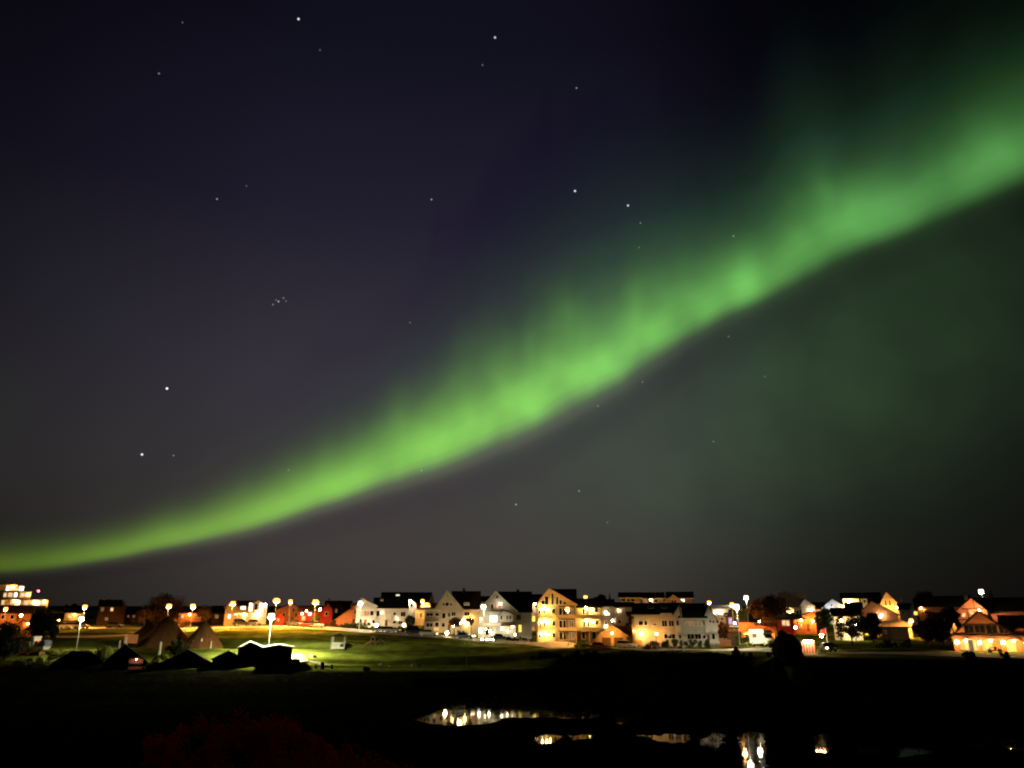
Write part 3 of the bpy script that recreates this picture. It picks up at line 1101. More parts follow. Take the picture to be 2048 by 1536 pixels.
# ---- left side
LAMPK = 1.2
h = House('apartment_block', 'stepped hillside apartment block with every window lit warm', 'apartment block', 300,
          [B(x=(-20, 97), e=1199, rd='flat', d=9), B(x=(-20, 58), e=1184, rd='flat', d=8, y=5), B(x=(-20, 38), e=1170, rd='flat', d=8, y=10)], beige, roofd)
for row, xs, yo in ((1201, (2, 20, 33, 47, 60, 70, 81), 0), (1186, (3, 12, 24, 36, 48), 5), (1173, (6, 14, 24, 32), 10)):
    for i, x in enumerate(xs):
        h.win((x, row, x + (9 if i % 2 else 6), row + 9, 'W' if (i + row) % 3 == 0 else 'w', yo))
h.balcony(0, 92, 1211, 1208, 1.2).balcony(0, 54, 1197, 1194, 1.0, yo=5)
h.lamp(28, 1203, AMBER, 120).lamp(66, 1204, AMBER, 120).lamp(52, 1189, AMBER, 100, yo=5).lamp(18, 1175, AMBER, 100, yo=10).lamp(88, 1203, AMBER, 90)
LAMPK = 0.38
h = House('wooden_house', 'low orange wooden house under the stepped apartment block', 'house', 198,
          [B(x=(-30, 62), e=1226, r=1212, d=8)], rust, roofb)
h.win((2, 1230, 10, 1238, 'd'), (20, 1230, 27, 1238, 'd')).door(33, 1228, 38, 1243)
h = House('wooden_house', 'small bright orange gabled house half hidden by dark trees at far left', 'house', 182,
          [B(x=(26, 66), e=1254, r=1240, rd='y', d=8, ax=40)], rust, roofb)
h.win((34, 1256, 40, 1262, 'd')).lamp(52, 1248, AMBER, 50)
h = House('dark_house', 'dark two storey house with few lit windows and a pale gable end', 'house', 226,
          [B(x=(196, 240), e=1213, r=1201, d=9), B(x=(240, 251), e=1215, r=1203, rd='y', d=9)], brown, roofd)
h.win((201, 1216, 206, 1222, 'm'), (220, 1216, 225, 1222, 'w'), (212, 1235, 217, 1240, 'm')).door(226, 1236, 230, 1247)
h.pillar(204, 1194, 1205, .7, 4.5, stone, 'chimney')
h = House('long_low_house', 'low dark house with two tiny lights, between dark house and tents', 'house', 232,
          [B(x=(250, 282), e=1228, r=1222, d=8)], brown, roofd)
h.win((254, 1231, 257, 1234, 'm'), (265, 1231, 268, 1234, 'm'))
h = House('wooden_house', 'dim brown house behind the bushes right of the tents', 'house', 222,
          [B(x=(424, 452), e=1226, r=1213, d=8)], brown, roofd)
h.win((430, 1230, 436, 1236, 'm')).door(440, 1232, 444, 1246)
LAMPK = 1.0
# ---- floodlit orange house
h = House('wooden_house', 'floodlit orange and white house with two gables and a glowing yellow carport', 'house', 210,
          [B(x=(450, 474), e=1214, r=1202, rd='y', d=8, ax=462), B(x=(470, 505), e=1212, r=1203, d=7, y=1), B(x=(496, 534), e=1212, r=1201, rd='y', d=8, y=-.6, wall=white)], yellow, roofb)
h.win((457, 1229, 462, 1237, 'W'), (480, 1212, 490, 1219, 'W', 1), (497, 1206, 504, 1223, 'W', -.6), (518, 1206, 526, 1223, 'W', -.6), (508, 1207, 514, 1220, 'd', -.6))
h.slab(468, 512, 1225, 1227, 1, 2.0, trim, 'canopy').door(476, 1229, 486, 1243, yo=1, name='garage_door').door(491, 1229, 503, 1243, yo=1, name='garage_door')
h.lamp(472, 1229, YELL, 110, .25, yo=1, out=.8).lamp(489, 1229, YELL, 130, .25, yo=1, out=1.0).lamp(505, 1230, YELL, 90, .25, yo=1, out=.8).lamp(514, 1228, WARM, 50, .2, yo=-.6).lamp(530, 1209, WARM, 30, .18, yo=-.6)
LAMPK = 0.6
# ---- orange gable + red houses
h = House('wooden_house', 'orange gabled house standing behind the small red shed', 'house', 216,
          [B(x=(552, 602), e=1220, r=1206, rd='y', d=9, ax=583)], rust, roofb)
h.win((584, 1216, 588, 1223, 'd'), (566, 1226, 570, 1233, 'd'), (590, 1226, 594, 1234, 'd')).door(575, 1232, 580, 1248)
h = House('garden_shed', 'small red shed with a steep gable left of the red house', 'shed', 203,
          [B(x=(552, 567), e=1233, r=1224, rd='y', d=4)], redp, roofb)
h.door(558, 1238, 562, 1249).win((554, 1237, 556, 1241, 'd'))
h = House('wooden_house', 'bright red wooden house with small lit windows and a red gable end', 'house', 210,
          [B(x=(597, 646), e=1224, r=1213, d=8), B(x=(643, 664), e=1219, r=1207, rd='y', d=9, y=-.5)], redp, roofb)
h.win((601, 1225, 606, 1230, 'W'), (604, 1233, 610, 1240, 'w'), (616, 1225, 622, 1231, 'W'), (650, 1224, 655, 1231, 'd', -.5), (626, 1234, 631, 1240, 'd'))
h.lamp(639, 1219, WARM, 40, .28).lamp(612, 1222, WARM, 25, .2).door(633, 1233, 637, 1247)
h = House('dark_house', 'dark brown house with a steep roof behind the red house', 'house', 240,
          [B(x=(650, 702), e=1216, r=1203, d=9), B(x=(664, 690), e=1216, r=1201, rd='y', d=6, y=-1)], brown, roofd)
h.win((670, 1218, 674, 1225, 'm', -1), (680, 1218, 684, 1225, 'd', -1)).chimney(656, 1198, 1206, 4.5)
h = House('wooden_house', 'orange house with one long slanting roof beside the white street lamp', 'house', 206,
          [B(x=(672, 702), e=1240, e2=1216, r=1216, rd='shed', d=8), B(x=(702, 716), e=1213, r=1208, d=7)], rust, rust)
h.door(704, 1238, 710, 1248).win((706, 1220, 712, 1228, 'd'))
LAMPK = .10
# ---- white house with black roof
bx = B(x=(748, 815), e=1217, r=1197, d=9, y=.6, barge=trim)
h = House('white_house', 'long white house with a black roof and a pale gable end beside the hedge', 'house', 203,
          [B(x=(712, 752), e=1213, r=1199, rd='y', d=9, ax=722, barge=trim), bx], white, roofd)
h.win((729, 1222, 738, 1231, 'o'), (740, 1222, 747, 1231, 'd'), (753, 1222, 759, 1232, 'd', .6), (787, 1225, 792, 1230, 'd', .6), (802, 1224, 811, 1233, 'd', .6),
      (719, 1238, 724, 1246, 'd'), (728, 1239, 735, 1246, 'o'), (787, 1242, 792, 1247, 'd', .6), (798, 1242, 806, 1248, 'd', .6), (745, 1240, 750, 1246, 'd'))
h.balcony(769, 782, 1237, 1228, 1.4, trim, .6, True).door(771, 1240, 776, 1252, yo=.6)
h.slab(712, 748, 1219, 1221, 0, .5, trim, 'string_course').lamp(741, 1248, WHITE, 60, .2, out=.8).lamp(795, 1237, WARM, 45, .2, yo=.6).lamp(764, 1225, WARM, 35, .16, yo=.6)
h.sky(762, 1203, .9, .8, bx, 'm')
LAMPK = 0.25
h = House('dormer_house', 'tall grey house with a floodlit white dormer behind the white house', 'house', 214,
          [B(x=(806, 832), e=1207, r=1197, rd='y', d=6, wall=white, ax=815), B(x=(800, 874), e=1216, r=1208, d=8, y=2)], grey, roofd)
h.win((812, 1206, 816, 1213, 'd'), (820, 1206, 824, 1213, 'd'), (840, 1226, 846, 1236, 'd', 2), (852, 1226, 856, 1236, 'd', 2))
h.lamp(820, 1203, WHITE, 190, .26, out=1.1).balcony(842, 860, 1212, 1206, 1.0, trim, 2)
br = B(x=(762, 862), e=1206, r=1186, d=11)
h = House('long_house', 'long house with a black ridge roof and one glowing roof window, highest behind', 'house', 244,
          [br, B(x=(858, 868), e=1203, r=1185, rd='y', d=11, y=.5, wall=cream)], beige, roofd)
h.sky(794, 1193, 1.3, .9, br, 'c')
h.win((843, 1207, 850, 1213, 'm'), (853, 1207, 860, 1213, 'w'))
LAMPK = 0.6
# ---- beige gable house
bm = B(x=(905, 960), e=1217, r=1184, d=10, y=1.5, roof=roofb, wall=cream)
h = House('gable_house', 'beige house with a steep gable and long brown roof, dark windows and glass veranda', 'house', 197,
          [B(x=(869, 925), e=1219, r=1183, rd='y', d=10, ax=893, barge=beige), bm, B(x=(849, 878), e=1222, rd='flat', d=3, y=-2.6, wall=beige, roof=trim)], beige, roofb)
h.win((885, 1206, 888, 1212, 'd'), (890, 1205, 897, 1212, 'd'), (900, 1206, 903, 1212, 'd'), (893, 1190, 896, 1194, 'd'),
      (884, 1226, 891, 1237, 'd'), (896, 1226, 900, 1234, 'd'), (903, 1224, 911, 1232, 'd'),
      (870, 1226, 878, 1232, 'd', -2.6), (852, 1226, 866, 1232, 'd', -2.6), (853, 1246, 866, 1254, 'd', -2.6), (884, 1246, 890, 1254, 'd'), (871, 1244, 878, 1253, 'd', -2.6),
      (916, 1224, 919, 1231, 'd', 1.5), (922, 1225, 925, 1230, 'd', 1.5), (929, 1224, 939, 1231, 'd', 1.5))
h.balcony(850, 878, 1240, 1236, 1.0, wood, -2.6).sky(933, 1211, 1.5, .8, bm, 'm').door(896, 1249, 901, 1266)
h.slab(868, 878, 1255, 1262, -2.6, .25, lit_window((1, .6, .2), .8), 'self_lit_canopy')  # canopy emits by itself: the light on it is put into its material
h.chimney(927, 1177, 1187, 6.5).lamp(917, 1246, AMBER, 40, .2, yo=1.5).lamp(933, 1247, YELL, 45, .24, yo=1.5).lamp(943, 1237, AMBER, 50, .2, yo=1.5).lamp(926, 1240, WARM, 18, .2, yo=1.5)
h = House('flat_roofed_house', 'house with a flat dark roof and pale eaves tucked between the two big gables', 'house', 222,
          [B(x=(938, 986), e=1202, r=1194, d=8, ov=.8)], beige, roofd)
h.win((944, 1205, 952, 1211, 'm'), (957, 1205, 965, 1211, 'm'))
LAMPK = .062
# ---- white gable house
bw = B(x=(1000, 1063), e=1223, r=1185, d=11, y=1.2, wall=greyl)
h = House('gable_house', 'floodlit white house with a steep gable, balcony and black roof, brightest by the road', 'house', 193,
          [B(x=(957, 1032), e=1222, r=1185, rd='y', d=10, ax=991, barge=trim), bw,
           B(x=(1000, 1026), e=1228, r=1221, rd='y', d=2, y=-1.8, b=1244, ax=1006, wall=white)], greyl, roofd)
h.win((982, 1208, 986, 1217, 'd'), (989, 1206, 993, 1218, 'o'), (996, 1207, 1003, 1217, 'o'), (992, 1192, 996, 1197, 'd'), (1001, 1231, 1004, 1239, 'd', -1.8),
      (1013, 1231, 1016, 1239, 'd', -1.8), (1019, 1231, 1022, 1239, 'd', -1.8), (980, 1231, 994, 1244, 'W'), (1033, 1229, 1042, 1240, 'd', 1.2),
      (1037, 1250, 1043, 1264, 'y', 1.2), (948 + 10, 1256, 963, 1266, 'W'))
h.balcony(981, 1005, 1220, 1217, 1.0, wood).balcony(966, 1002, 1250, 1246, 1.7, trim, solid=True, posts=1274).balcony(1002, 1032, 1250, 1244, 1.4, wood)
h.slab(978, 1003, 1225, 1228, 0, 1.2, trim, 'canopy')
h.win((971, 1254, 978, 1270, 'd'), (1009, 1254, 1016, 1268, 'w'), name='veranda_window')
h.door(986, 1254, 992, 1273, white)
h.lamp(1000, 1208, WHITE, 150, .28, out=1.0).lamp(986, 1237, WHITE, 170, .26, out=1.4).lamp(980, 1262, WHITE, 130, .26, out=1.6).lamp(1004, 1257, WHITE, 130, .28, out=1.2)
h.lamp(1025, 1253, WARM, 130, .30, out=1.0).lamp(1015, 1262, WHITE, 60, .22, out=.8).lamp(961, 1262, WHITE, 160, .30, out=1.0).lamp(962, 1238, YELL, 70, .24, out=.6).lamp(1030, 1269, WHITE, 50, .24, out=.8).lamp(985, 1267, WARM, 60, .24, out=1.6)
h.lamp(972, 1258, WARM, 45, .22, out=.9)
h.pillar(1031, 1223, 1250, .18, -.6, trim).chimney(1036, 1180, 1190, 7)
LAMPK = 0.3
h = House('white_house', 'white upper storey glowing under flat eaves, between white gable and yellow apartments', 'house', 215,
          [B(x=(1040, 1082), e=1204, r=1190, d=8, ov=.7)], white, roofd)
h.win((1055, 1209, 1058, 1217, 'd'), (1062, 1209, 1065, 1217, 'd'), (1064, 1232, 1070, 1243, 'y'), (1064, 1254, 1069, 1264, 'o')).lamp(1048, 1210, WHITE, 120, .24, out=.8).lamp(1070, 1208, WARM, 70, .22, out=.8)
LAMPK = 0.26
# ---- yellow apartment house
by = B(x=(1098, 1152), e=1209, r=1180, d=11, y=1.5)
h = House('apartment_house', 'yellow three storey apartment house with glazed gable, balconies and floodlit left bays', 'apartment house', 184,
          [B(x=(1073, 1152), e=1210, r=1179, rd='y', d=11, ax=1099, barge=yellow, ovf=1.1), by,
           B(x=(1150, 1202), e=1215, r=1199, d=9, y=2.5)], yellow, roofd)
for r0 in (1215, 1240, 1264):
    h.win((1077, r0 + 2, 1081, r0 + 11, 'd'), (1087, r0 + 2, 1091, r0 + 12, 'd'), (1104, r0 + 2, 1110, r0 + 11, 'd'))
    h.win((1118, r0 + 1, 1124, r0 + 16, 'd'), (1126, r0 + 1, 1131, r0 + 16, 'd'), (1138, r0 + 1, 1147, r0 + 14, 'm'), name='balcony_window')
    h.balcony(1118, 1151, r0 + 20, r0 + 15, 1.5, cream, solid=(r0 != 1264))
    if r0 < 1260:
        h.balcony(1074, 1100, r0 + 19, r0 + 15, 1.6, cream)
    h.lamp(1090, r0 + 2, YELL, 150, .28, out=1.2).lamp(1082, r0 + 4, WARM, 60, .22, out=.9).lamp(1097, r0 + 5, YELL, 60, .22, out=.9)
h.win((1083, 1200, 1089, 1209, 'd'), (1090, 1193, 1097, 1209, 'd'), (1103, 1187, 1107, 1209, 'd'), (1112, 1194, 1117, 1209, 'd'), (1119, 1200, 1124, 1209, 'd'), (1127, 1204, 1132, 1209, 'd'), name='gable_window')
recess = mat('recess_shade', (.20, .12, .065), kind='board', var=.2)  # flat panels; the shade of the balcony recess is put into this brown
h.slab(1117, 1150.5, 1211, 1282, 0, .02, recess, 'recess_shade_panel')
h.slab(1151.5, 1182, 1262, 1284, 2.5, .02, recess, 'recess_shade_panel')
for x in (1073.8, 1116, 1151):
    h.pillar(x, 1212, 1284, .28, -1.5, yellow)
for r0 in (1216, 1241):
    h.win((1166, r0 + 2, 1170, r0 + 12, 'd', 2.5), (1174, r0 + 2, 1178, r0 + 12, 'd', 2.5), (1190, r0, 1196, r0 + 8, 'd', 2.5))
    h.balcony(1160, 1200, r0 + 20, r0 + 14, 1.8, cream, 2.5, True)
    h.lamp(1172, r0, YELL, 170, .28, yo=2.5, out=1.3).lamp(1184, r0 + 3, YELL, 110, .26, yo=2.5, out=1.2)
h.win((1163, 1264, 1169, 1278, 'd', 2.5), (1183, 1264, 1190, 1278, 'd', 2.5)).pillar(1178, 1262, 1284, .3, .9, cream).door(1172, 1266, 1176, 1284, yo=2.5)
h.slab(1112, 1150, 1281, 1290, -1.5, .3, wood, 'plinth')
LAMPK = 0.4
# ---- garage
h = House('garage', 'yellow double garage with two brown doors beneath a low gable', 'garage', 174,
          [B(x=(1199, 1253), e=1271, r=1252, rd='y', d=8, ax=1224, barge=yellow, ovf=.5), B(x=(1225, 1262), e=1270, r=1254, d=9, y=.6, wall=brown)], yellow, roofb)
h.door(1204, 1275, 1222, 1292, doorb, name='garage_door').door(1228, 1275, 1246, 1292, doorb, name='garage_door')
h.lamp(1225, 1266, AMBER, 130, .14, out=2.2)  # lamp added well out from the gable to light the garage front
h = House('grey_house', 'dim grey brown house behind the garage with arched porch lights', 'house', 224,
          [B(x=(1186, 1228), e=1212, r=1200, d=8), B(x=(1228, 1268), e=1214, r=1206, d=8, y=1)], grey, roofd)
h.win((1191, 1216, 1197, 1222, 'd'), (1208, 1240, 1214, 1250, 'm'), (1236, 1222, 1243, 1226, 'w', 1), (1226, 1236, 1231, 1246, 'w', 1), (1236, 1240, 1241, 1247, 'd', 1), (1209, 1226, 1219, 1230, 'W'))
h.lamp(1212, 1225, WARM, 40, .24).lamp(1238, 1221, WARM, 25, .2, yo=1).lamp(1211, 1253, WARM, 40, .22)
sp_ = P(1219, 1184, 275)
t = thing('church_spire', 'slim pale church spire rising behind the grey brown house', 'church spire', (sp_.x, 275, ground(sp_.x, 275)))
hh = sp_.z - ground(sp_.x, 275)
MB().box(-1.1, 1.1, -1.1, 1.1, -1, hh - 7).build('tower', greyl, t)
MB().add([(-1.2, -1.2, hh - 7), (1.2, -1.2, hh - 7), (1.2, 1.2, hh - 7), (-1.2, 1.2, hh - 7), (0, 0, hh)], [(0, 1, 4), (1, 2, 4), (2, 3, 4), (3, 0, 4)]).build('spire', roofl, t)
# ---- terrace behind
for i, (x0, x1, e, r, lab) in enumerate(((1240, 1281, 1195, 1186, 'left house of the high terrace, with a long pale balcony under a dark roof'),
                                         (1285, 1327, 1196, 1186, 'middle house of the high terrace, with a round warm light under the eaves'),
                                         (1336, 1386, 1196, 1185, 'right house of the high terrace, with a small pale gable and bright window'))):
    bl = [B(x=(x0, x1), e=e, r=r, d=8, ov=.6, barge=trim)]
    if i == 2:
        bl.append(B(x=(1330, 1366), e=1204, r=1191, rd='y', d=5, y=-1, ax=1348, barge=beige))
    h = House('terraced_house', lab, 'terraced house', 256, bl, beige, roofd)
    if i == 0:
        h.win((1243, 1198, 1250, 1202, 'd'), (1255, 1198, 1259, 1203, 'd'), (1264, 1198, 1269, 1203, 'd')).balcony(1241, 1280, 1208, 1203, 1.3, trim, 0, True).win((1246, 1212, 1252, 1218, 'd'), (1258, 1215, 1264, 1220, 'd'))
    if i == 1:
        h.win((1297, 1199, 1303, 1206, 'd'), (1307, 1199, 1315, 1205, 'd')).lamp(1302, 1200, WARM, 45, .3)
    if i == 2:
        h.win((1362, 1197, 1370, 1203, 'W'), (1344, 1200, 1347, 1206, 'd', -1), (1350, 1200, 1353, 1206, 'd', -1))
# ---- twin house
b1 = B(x=(1268, 1360), e=1229, r=1208, d=9, ov=.5, barge=beige)
b2 = B(x=(1361, 1412), e=1236, r=1209, d=9, y=-1.2, wall=greyl, barge=trim, ov=.4)
h = House('twin_house', 'long twin house with two black roofs, beige left half and floodlit white gable end', 'house', 168,
          [b1, b2, B(x=(1407, 1433), e=1239, r=1211, rd='y', d=9, y=-.9, ax=1419, wall=white), B(x=(1263, 1273), e=1237, rd='flat', d=5, y=1.5, wall=yellow),
           B(x=(1350, 1361), e=1226, r=1212, rd='y', d=6, y=-.8, wall=white, ax=1360)], beige, roofd)
h.win((1277, 1242, 1286, 1250, 'd'), (1289, 1242, 1294, 1250, 'd'), (1305, 1247, 1313, 1250, 'd'), (1324, 1241, 1334, 1253, 'd'), (1338, 1241, 1348, 1253, 'd'),
      (1353, 1241, 1358, 1251, 'd', -.8), (1371, 1242, 1387, 1252, 'm', -1.2), (1390, 1242, 1402, 1252, 'm', -1.2), (1327, 1268, 1349, 1277, 'd'),
      (1373, 1268, 1386, 1278, 'd', -1.2), (1388, 1268, 1400, 1278, 'd', -1.2), (1356, 1269, 1366, 1277, 'd', -.85), (1402, 1270, 1409, 1277, 'd', -1.2), (1406, 1241, 1409, 1251, 'd', -1.2), (1419, 1240, 1422, 1245, 'd', -.9), (1425, 1241, 1428, 1246, 'd', -.9))
h.balcony(1322, 1346, 1232, 1226, .8, beige, 0, True).balcony(1355, 1404, 1265.5, 1264, 1.3, greyl, -1.2, True, 1290)
h.balcony(1410, 1433, 1263, 1254, 1.2, white, -.9, True).balcony(1412, 1435, 1285, 1281, 1.0, white, -.9, True)
h.win((1422, 1268, 1427, 1278, 'd', -.9)).door(1412, 1269, 1417, 1284, yo=-.9).sky(1303, 1218, 1.4, .9, b1).sky(1330, 1218, 1.2, .8, b1)
h.lamp(1282, 1268, YELL, 110, .34, yo=0, out=1.4).lamp(1312, 1268, AMBER, 120, .18, out=2.0).lamp(1268, 1262, AMBER, 30, .15, yo=1.5)  # amber lamps added to light the beige wall
h.slab(1268, 1282, 1280, 1290, 0, .5, rust, 'entrance_step')
# ---- cream house, orange yard
h = House('cream_house', 'cream house with pale flat eaves lit white, right of the twin house', 'house', 186,
          [B(x=(1424, 1458), e=1218, r=1212, d=7, ov=.6, roof=roofl), B(x=(1432, 1452), e=1232, rd='flat', y=-1.2, d=2)], cream, roofl)
h.win((1428, 1222, 1432, 1228, 'W'), (1436, 1221, 1440, 1227, 'd'), (1442, 1236, 1447, 1240, 'd', -1.2)).lamp(1440, 1225, WHITE, 70, .2, out=.7).lamp(1430, 1236, WHITE, 50, .2, out=.9)
h = House('small_house', 'small dark house with a purple lit window beneath the street lamps', 'house', 184,
          [B(x=(1452, 1484), e=1232, r=1218, d=7)], brown, roofd)
h.win((1458, 1236, 1464, 1248, 'p'), (1474, 1236, 1479, 1243, 'd')).slab(1456, 1488, 1251, 1254, 0, 1.4, trim, 'terrace')
LAMPK = 1.6
h = House('low_house', 'low long house with a glowing orange roof behind the white van', 'house', 170,
          [B(x=(1483, 1550), e=1264, r=1247, d=8, roof=mat('orange_tile', (.34, .10, .035), kind='tile', var=.2))], rust, roofb)
h.win((1490, 1268, 1497, 1274, 'd'), (1518, 1268, 1526, 1275, 'w')).lamp(1502, 1268, AMBER, 80, .2, out=.8).lamp(1530, 1266, AMBER, 80, .2, out=1.0).chimney(1513, 1246, 1256, 3)
LAMPK = 0.38
t = thing('retaining_wall', 'low orange lit wall running from the twin house to the brown shed', 'wall', (P(1450, 1280, 166).x, 166, ground(P(1450, 1280, 166).x, 166)), -.25)
MB().box(-2, 2.2, -.2, .2, -1, 1.1).build('wall', rust, t)
MB().box(-2.1, 2.3, -.28, .28, 1.102, 1.25).build('coping', concrete, t)
h = House('garden_shed', 'brown shed with a slanting roof beside the green hedge block', 'shed', 165,
          [B(x=(1462, 1478), e=1266, r=1262, d=3)], brown, roofb)
h.door(1467, 1271, 1471, 1284)
LAMPK = 0.9
# ---- right: house with grey roof
bg_ = B(x=(1562, 1614), e=1215, r=1187, d=10, roof=roofg)
h = House('house_with_grey_roof', 'house with a broad pale grey roof slope and cream gable above the orange house', 'house', 232,
          [bg_, B(x=(1602, 1630), e=1212, r=1200, rd='y', d=8, y=-1, ax=1612, roof=roofl), B(x=(1588, 1606), e=1216, rd='flat', d=3, y=-2)], cream, roofg)
h.win((1593, 1221, 1598, 1228, 'd', -2), (1600, 1219, 1603, 1230, 'd', -2)).chimney(1573, 1183, 1192, 4.5).lamp(1580, 1226, WARM, 70, .16, out=1.5).lamp(1624, 1222, WHITE, 40, .16, yo=-1)
h = House('wooden_house', 'orange wooden house with a sweeping dark roof above the black bush', 'house', 188,
          [B(x=(1588, 1608), e=1238, r=1230, d=7, roof=roofd), B(x=(1606, 1632), e=1231, r=1222, rd='y', d=8, y=.5, ax=1632, e2=1222)], rust, roofd)
h.win((1594, 1242, 1597, 1247, 'd'), (1611, 1235, 1617, 1238, 'd', .5), (1600, 1249, 1603, 1255, 'd')).door(1613, 1248, 1619, 1262, yo=.5)
h.lamp(1604, 1240, AMBER, 70, .18, out=1.0).lamp(1626, 1242, AMBER, 70, .18, yo=.5, out=1.0)
LAMPK = 0.38
h = House('low_house', 'low dark house with two lit windows under the big dark tree', 'house', 182,
          [B(x=(1555, 1588), e=1238, r=1228, d=6)], redp, roofd)
h.win((1565, 1241, 1571, 1251, 'w'), (1573, 1241, 1579, 1251, 'w'))
LAMPK = 0.8
h = House('house_with_lilac_roof', 'house with a pale lilac roof slope half hidden by trees', 'house', 228,
          [B(x=(1646, 1694), e=1216, r=1200, rd='y', d=8, ax=1668, wall=roofl)], roofl, roofl)
h.lamp(1688, 1213, AMBER, 40, .16).lamp(1668, 1224, COOL, 110, .2, out=3.0).win((1664, 1208, 1667, 1213, 'd'))  # cool lamp added behind the trees to brighten the pale gable
h = House('long_house', 'long house with lit cream wall under wide dark eaves, behind the lilac roof', 'house', 252,
          [B(x=(1686, 1744), e=1196, r=1187, d=9, ov=.8)], cream, roofd)
h.lamp(1698, 1203, WARM, 200, .42, out=1.0).win((1719, 1197, 1723, 1204, 'd'), (1728, 1200, 1732, 1205, 'd'))
h = House('gable_house', 'tall pale pink gable house with narrow windows, right of the dark eaves', 'house', 246,
          [B(x=(1760, 1804), e=1213, r=1184, rd='y', d=10, ax=1778, ov=.2), B(x=(1740, 1764), e=1206, r=1186, d=9, y=1)], cream, roofd)
h.win((1773, 1201, 1776, 1211, 'd'), (1781, 1201, 1784, 1211, 'd'), (1790, 1209, 1792, 1212, 'd'), (1765, 1208, 1767, 1212, 'd')).lamp(1771, 1216, AMBER, 130, .16, out=2.0).lamp(1795, 1216, AMBER, 90, .16, out=1.6)
h = House('gable_house', 'brown brick house with a wide low gable behind the dark trees', 'house', 202,
          [B(x=(1720, 1796), e=1226, r=1203, rd='y', d=10, ax=1748, ov=.5, e2=1229), B(x=(1694, 1726), e=1216, r=1206, d=9, y=1)], mat('brown_brick', (.26, .14, .08), var=.3, scale=3), roofd)
h.win((1752, 1226, 1756, 1232, 'd')).lamp(1764, 1230, WARM, 60, .18, out=1.0)
h = House('row_house', 'low grey row house with a small pale gable, behind the glaring garden lamp', 'house', 228,
          [B(x=(1800, 1824), e=1219, r=1208, d=8), B(x=(1820, 1834), e=1222, r=1209, rd='y', d=8, y=-.8, ax=1826, wall=roofl)], grey, roofd)
h.win((1829, 1223, 1836, 1230, 'y', -.8), (1806, 1222, 1811, 1227, 'd')).chimney(1804, 1195, 1207, 5, .9, greyl)
t = thing('garden_wall', 'long pale brown terrace wall below the glaring amber lamp', 'wall', (P(1794, 1246, 176).x, 176, ground(P(1794, 1246, 176).x, 176)), -.45)
MB().box(-3.0, 3.0, -.2, .2, -2, zr(1244, 176) - ground(P(1794, 1246, 176).x, 176)).build('wall', beige, t)
MB().box(-3.1, 3.1, -.3, .3, zr(1244, 176) - ground(P(1794, 1246, 176).x, 176) + .002, zr(1242, 176) - ground(P(1794, 1246, 176).x, 176)).build('coping', concrete, t)
LAMPK = 0.5
h = House('pale_yellow_house', 'pale yellow house wall lit white behind the leafy branches', 'house', 166,
          [B(x=(1666, 1722), e=1232, r=1218, d=8)], mat('pale_yellow_paint', (.70, .60, .40), kind='clad', var=.1), roofd)
h.win((1690, 1244, 1698, 1252, 'd'), (1705, 1262, 1712, 1272, 'd')).lamp(1700, 1274, WHITE, 90, .2, out=2.2).lamp(1683, 1240, WARM, 50, .2, out=1.4).lamp(1712, 1250, WHITE, 50, .2, out=1.8)
h.door(1676, 1268, 1681, 1284)
LAMPK = 0.9
h = House('dark_garage', 'dark low garage with a brown door under the terrace wall', 'garage', 168,
          [B(x=(1762, 1818), e=1256, rd='flat', d=6)], brown, roofd)
h.door(1780, 1260, 1800, 1274, doorb, name='garage_door').win((1768, 1261, 1773, 1267, 'd'))
h = House('brown_house', 'brown house with a broad black roof behind the two round trees', 'house', 206,
          [B(x=(1836, 1946), e=1213, r=1194, d=10)], brown, roofd)
h.win((1848, 1219, 1856, 1228, 'd'), (1866, 1224, 1876, 1228, 'w'), (1904, 1226, 1910, 1229, 'w')).lamp(1842, 1216, AMBER, 50, .16)
LAMPK = .9
h = House('skyline_house', 'small pale gabled house between the orange house and the lilac roof', 'house', 236,
          [B(x=(1626, 1652), e=1218, r=1206, d=8), B(x=(1622, 1634), e=1220, r=1209, rd='y', d=8, y=-.8)], cream, roofb)
h.win((1638, 1221, 1643, 1227, 'w'), (1626, 1222, 1630, 1228, 'd', -.8)).lamp(1646, 1222, AMBER, 70, .16, out=1.5)
h = House('skyline_house', 'house with two warm windows peeping between the round brown trees and the black roof', 'house', 178,
          [B(x=(1862, 1912), e=1238, r=1226, d=7)], beige, roofb)
h.win((1868, 1242, 1874, 1249, 'w'), (1896, 1242, 1902, 1250, 'W')).lamp(1905, 1240, AMBER, 60, .16, out=1.2)
h = House('skyline_house', 'narrow orange lit house behind the far right roofs', 'house', 212,
          [B(x=(1998, 2034), e=1210, r=1199, rd='y', d=8, ax=2016)], cream, roofb)
h.win((2008, 1212, 2013, 1218, 'w'), (2020, 1212, 2025, 1218, 'd')).lamp(2018, 1214, AMBER, 60, .16, out=1.5)
h = House('skyline_house', 'dim house with one warm window under the tree line left of the dark house', 'house', 246,
          [B(x=(128, 168), e=1226, r=1215, d=8)], beige, roofd)
h.win((136, 1230, 141, 1236, 'w'), (154, 1230, 159, 1236, 'm')).lamp(148, 1229, AMBER, 60, .16, out=1.5)
h = House('skyline_house', 'low brown house with small lights at the right of the left tent', 'house', 236,
          [B(x=(356, 402), e=1226, r=1216, d=8)], rust, roofb)
h.win((362, 1230, 367, 1236, 'w'), (390, 1230, 395, 1236, 'm')).lamp(378, 1229, AMBER, 60, .16, out=1.5)
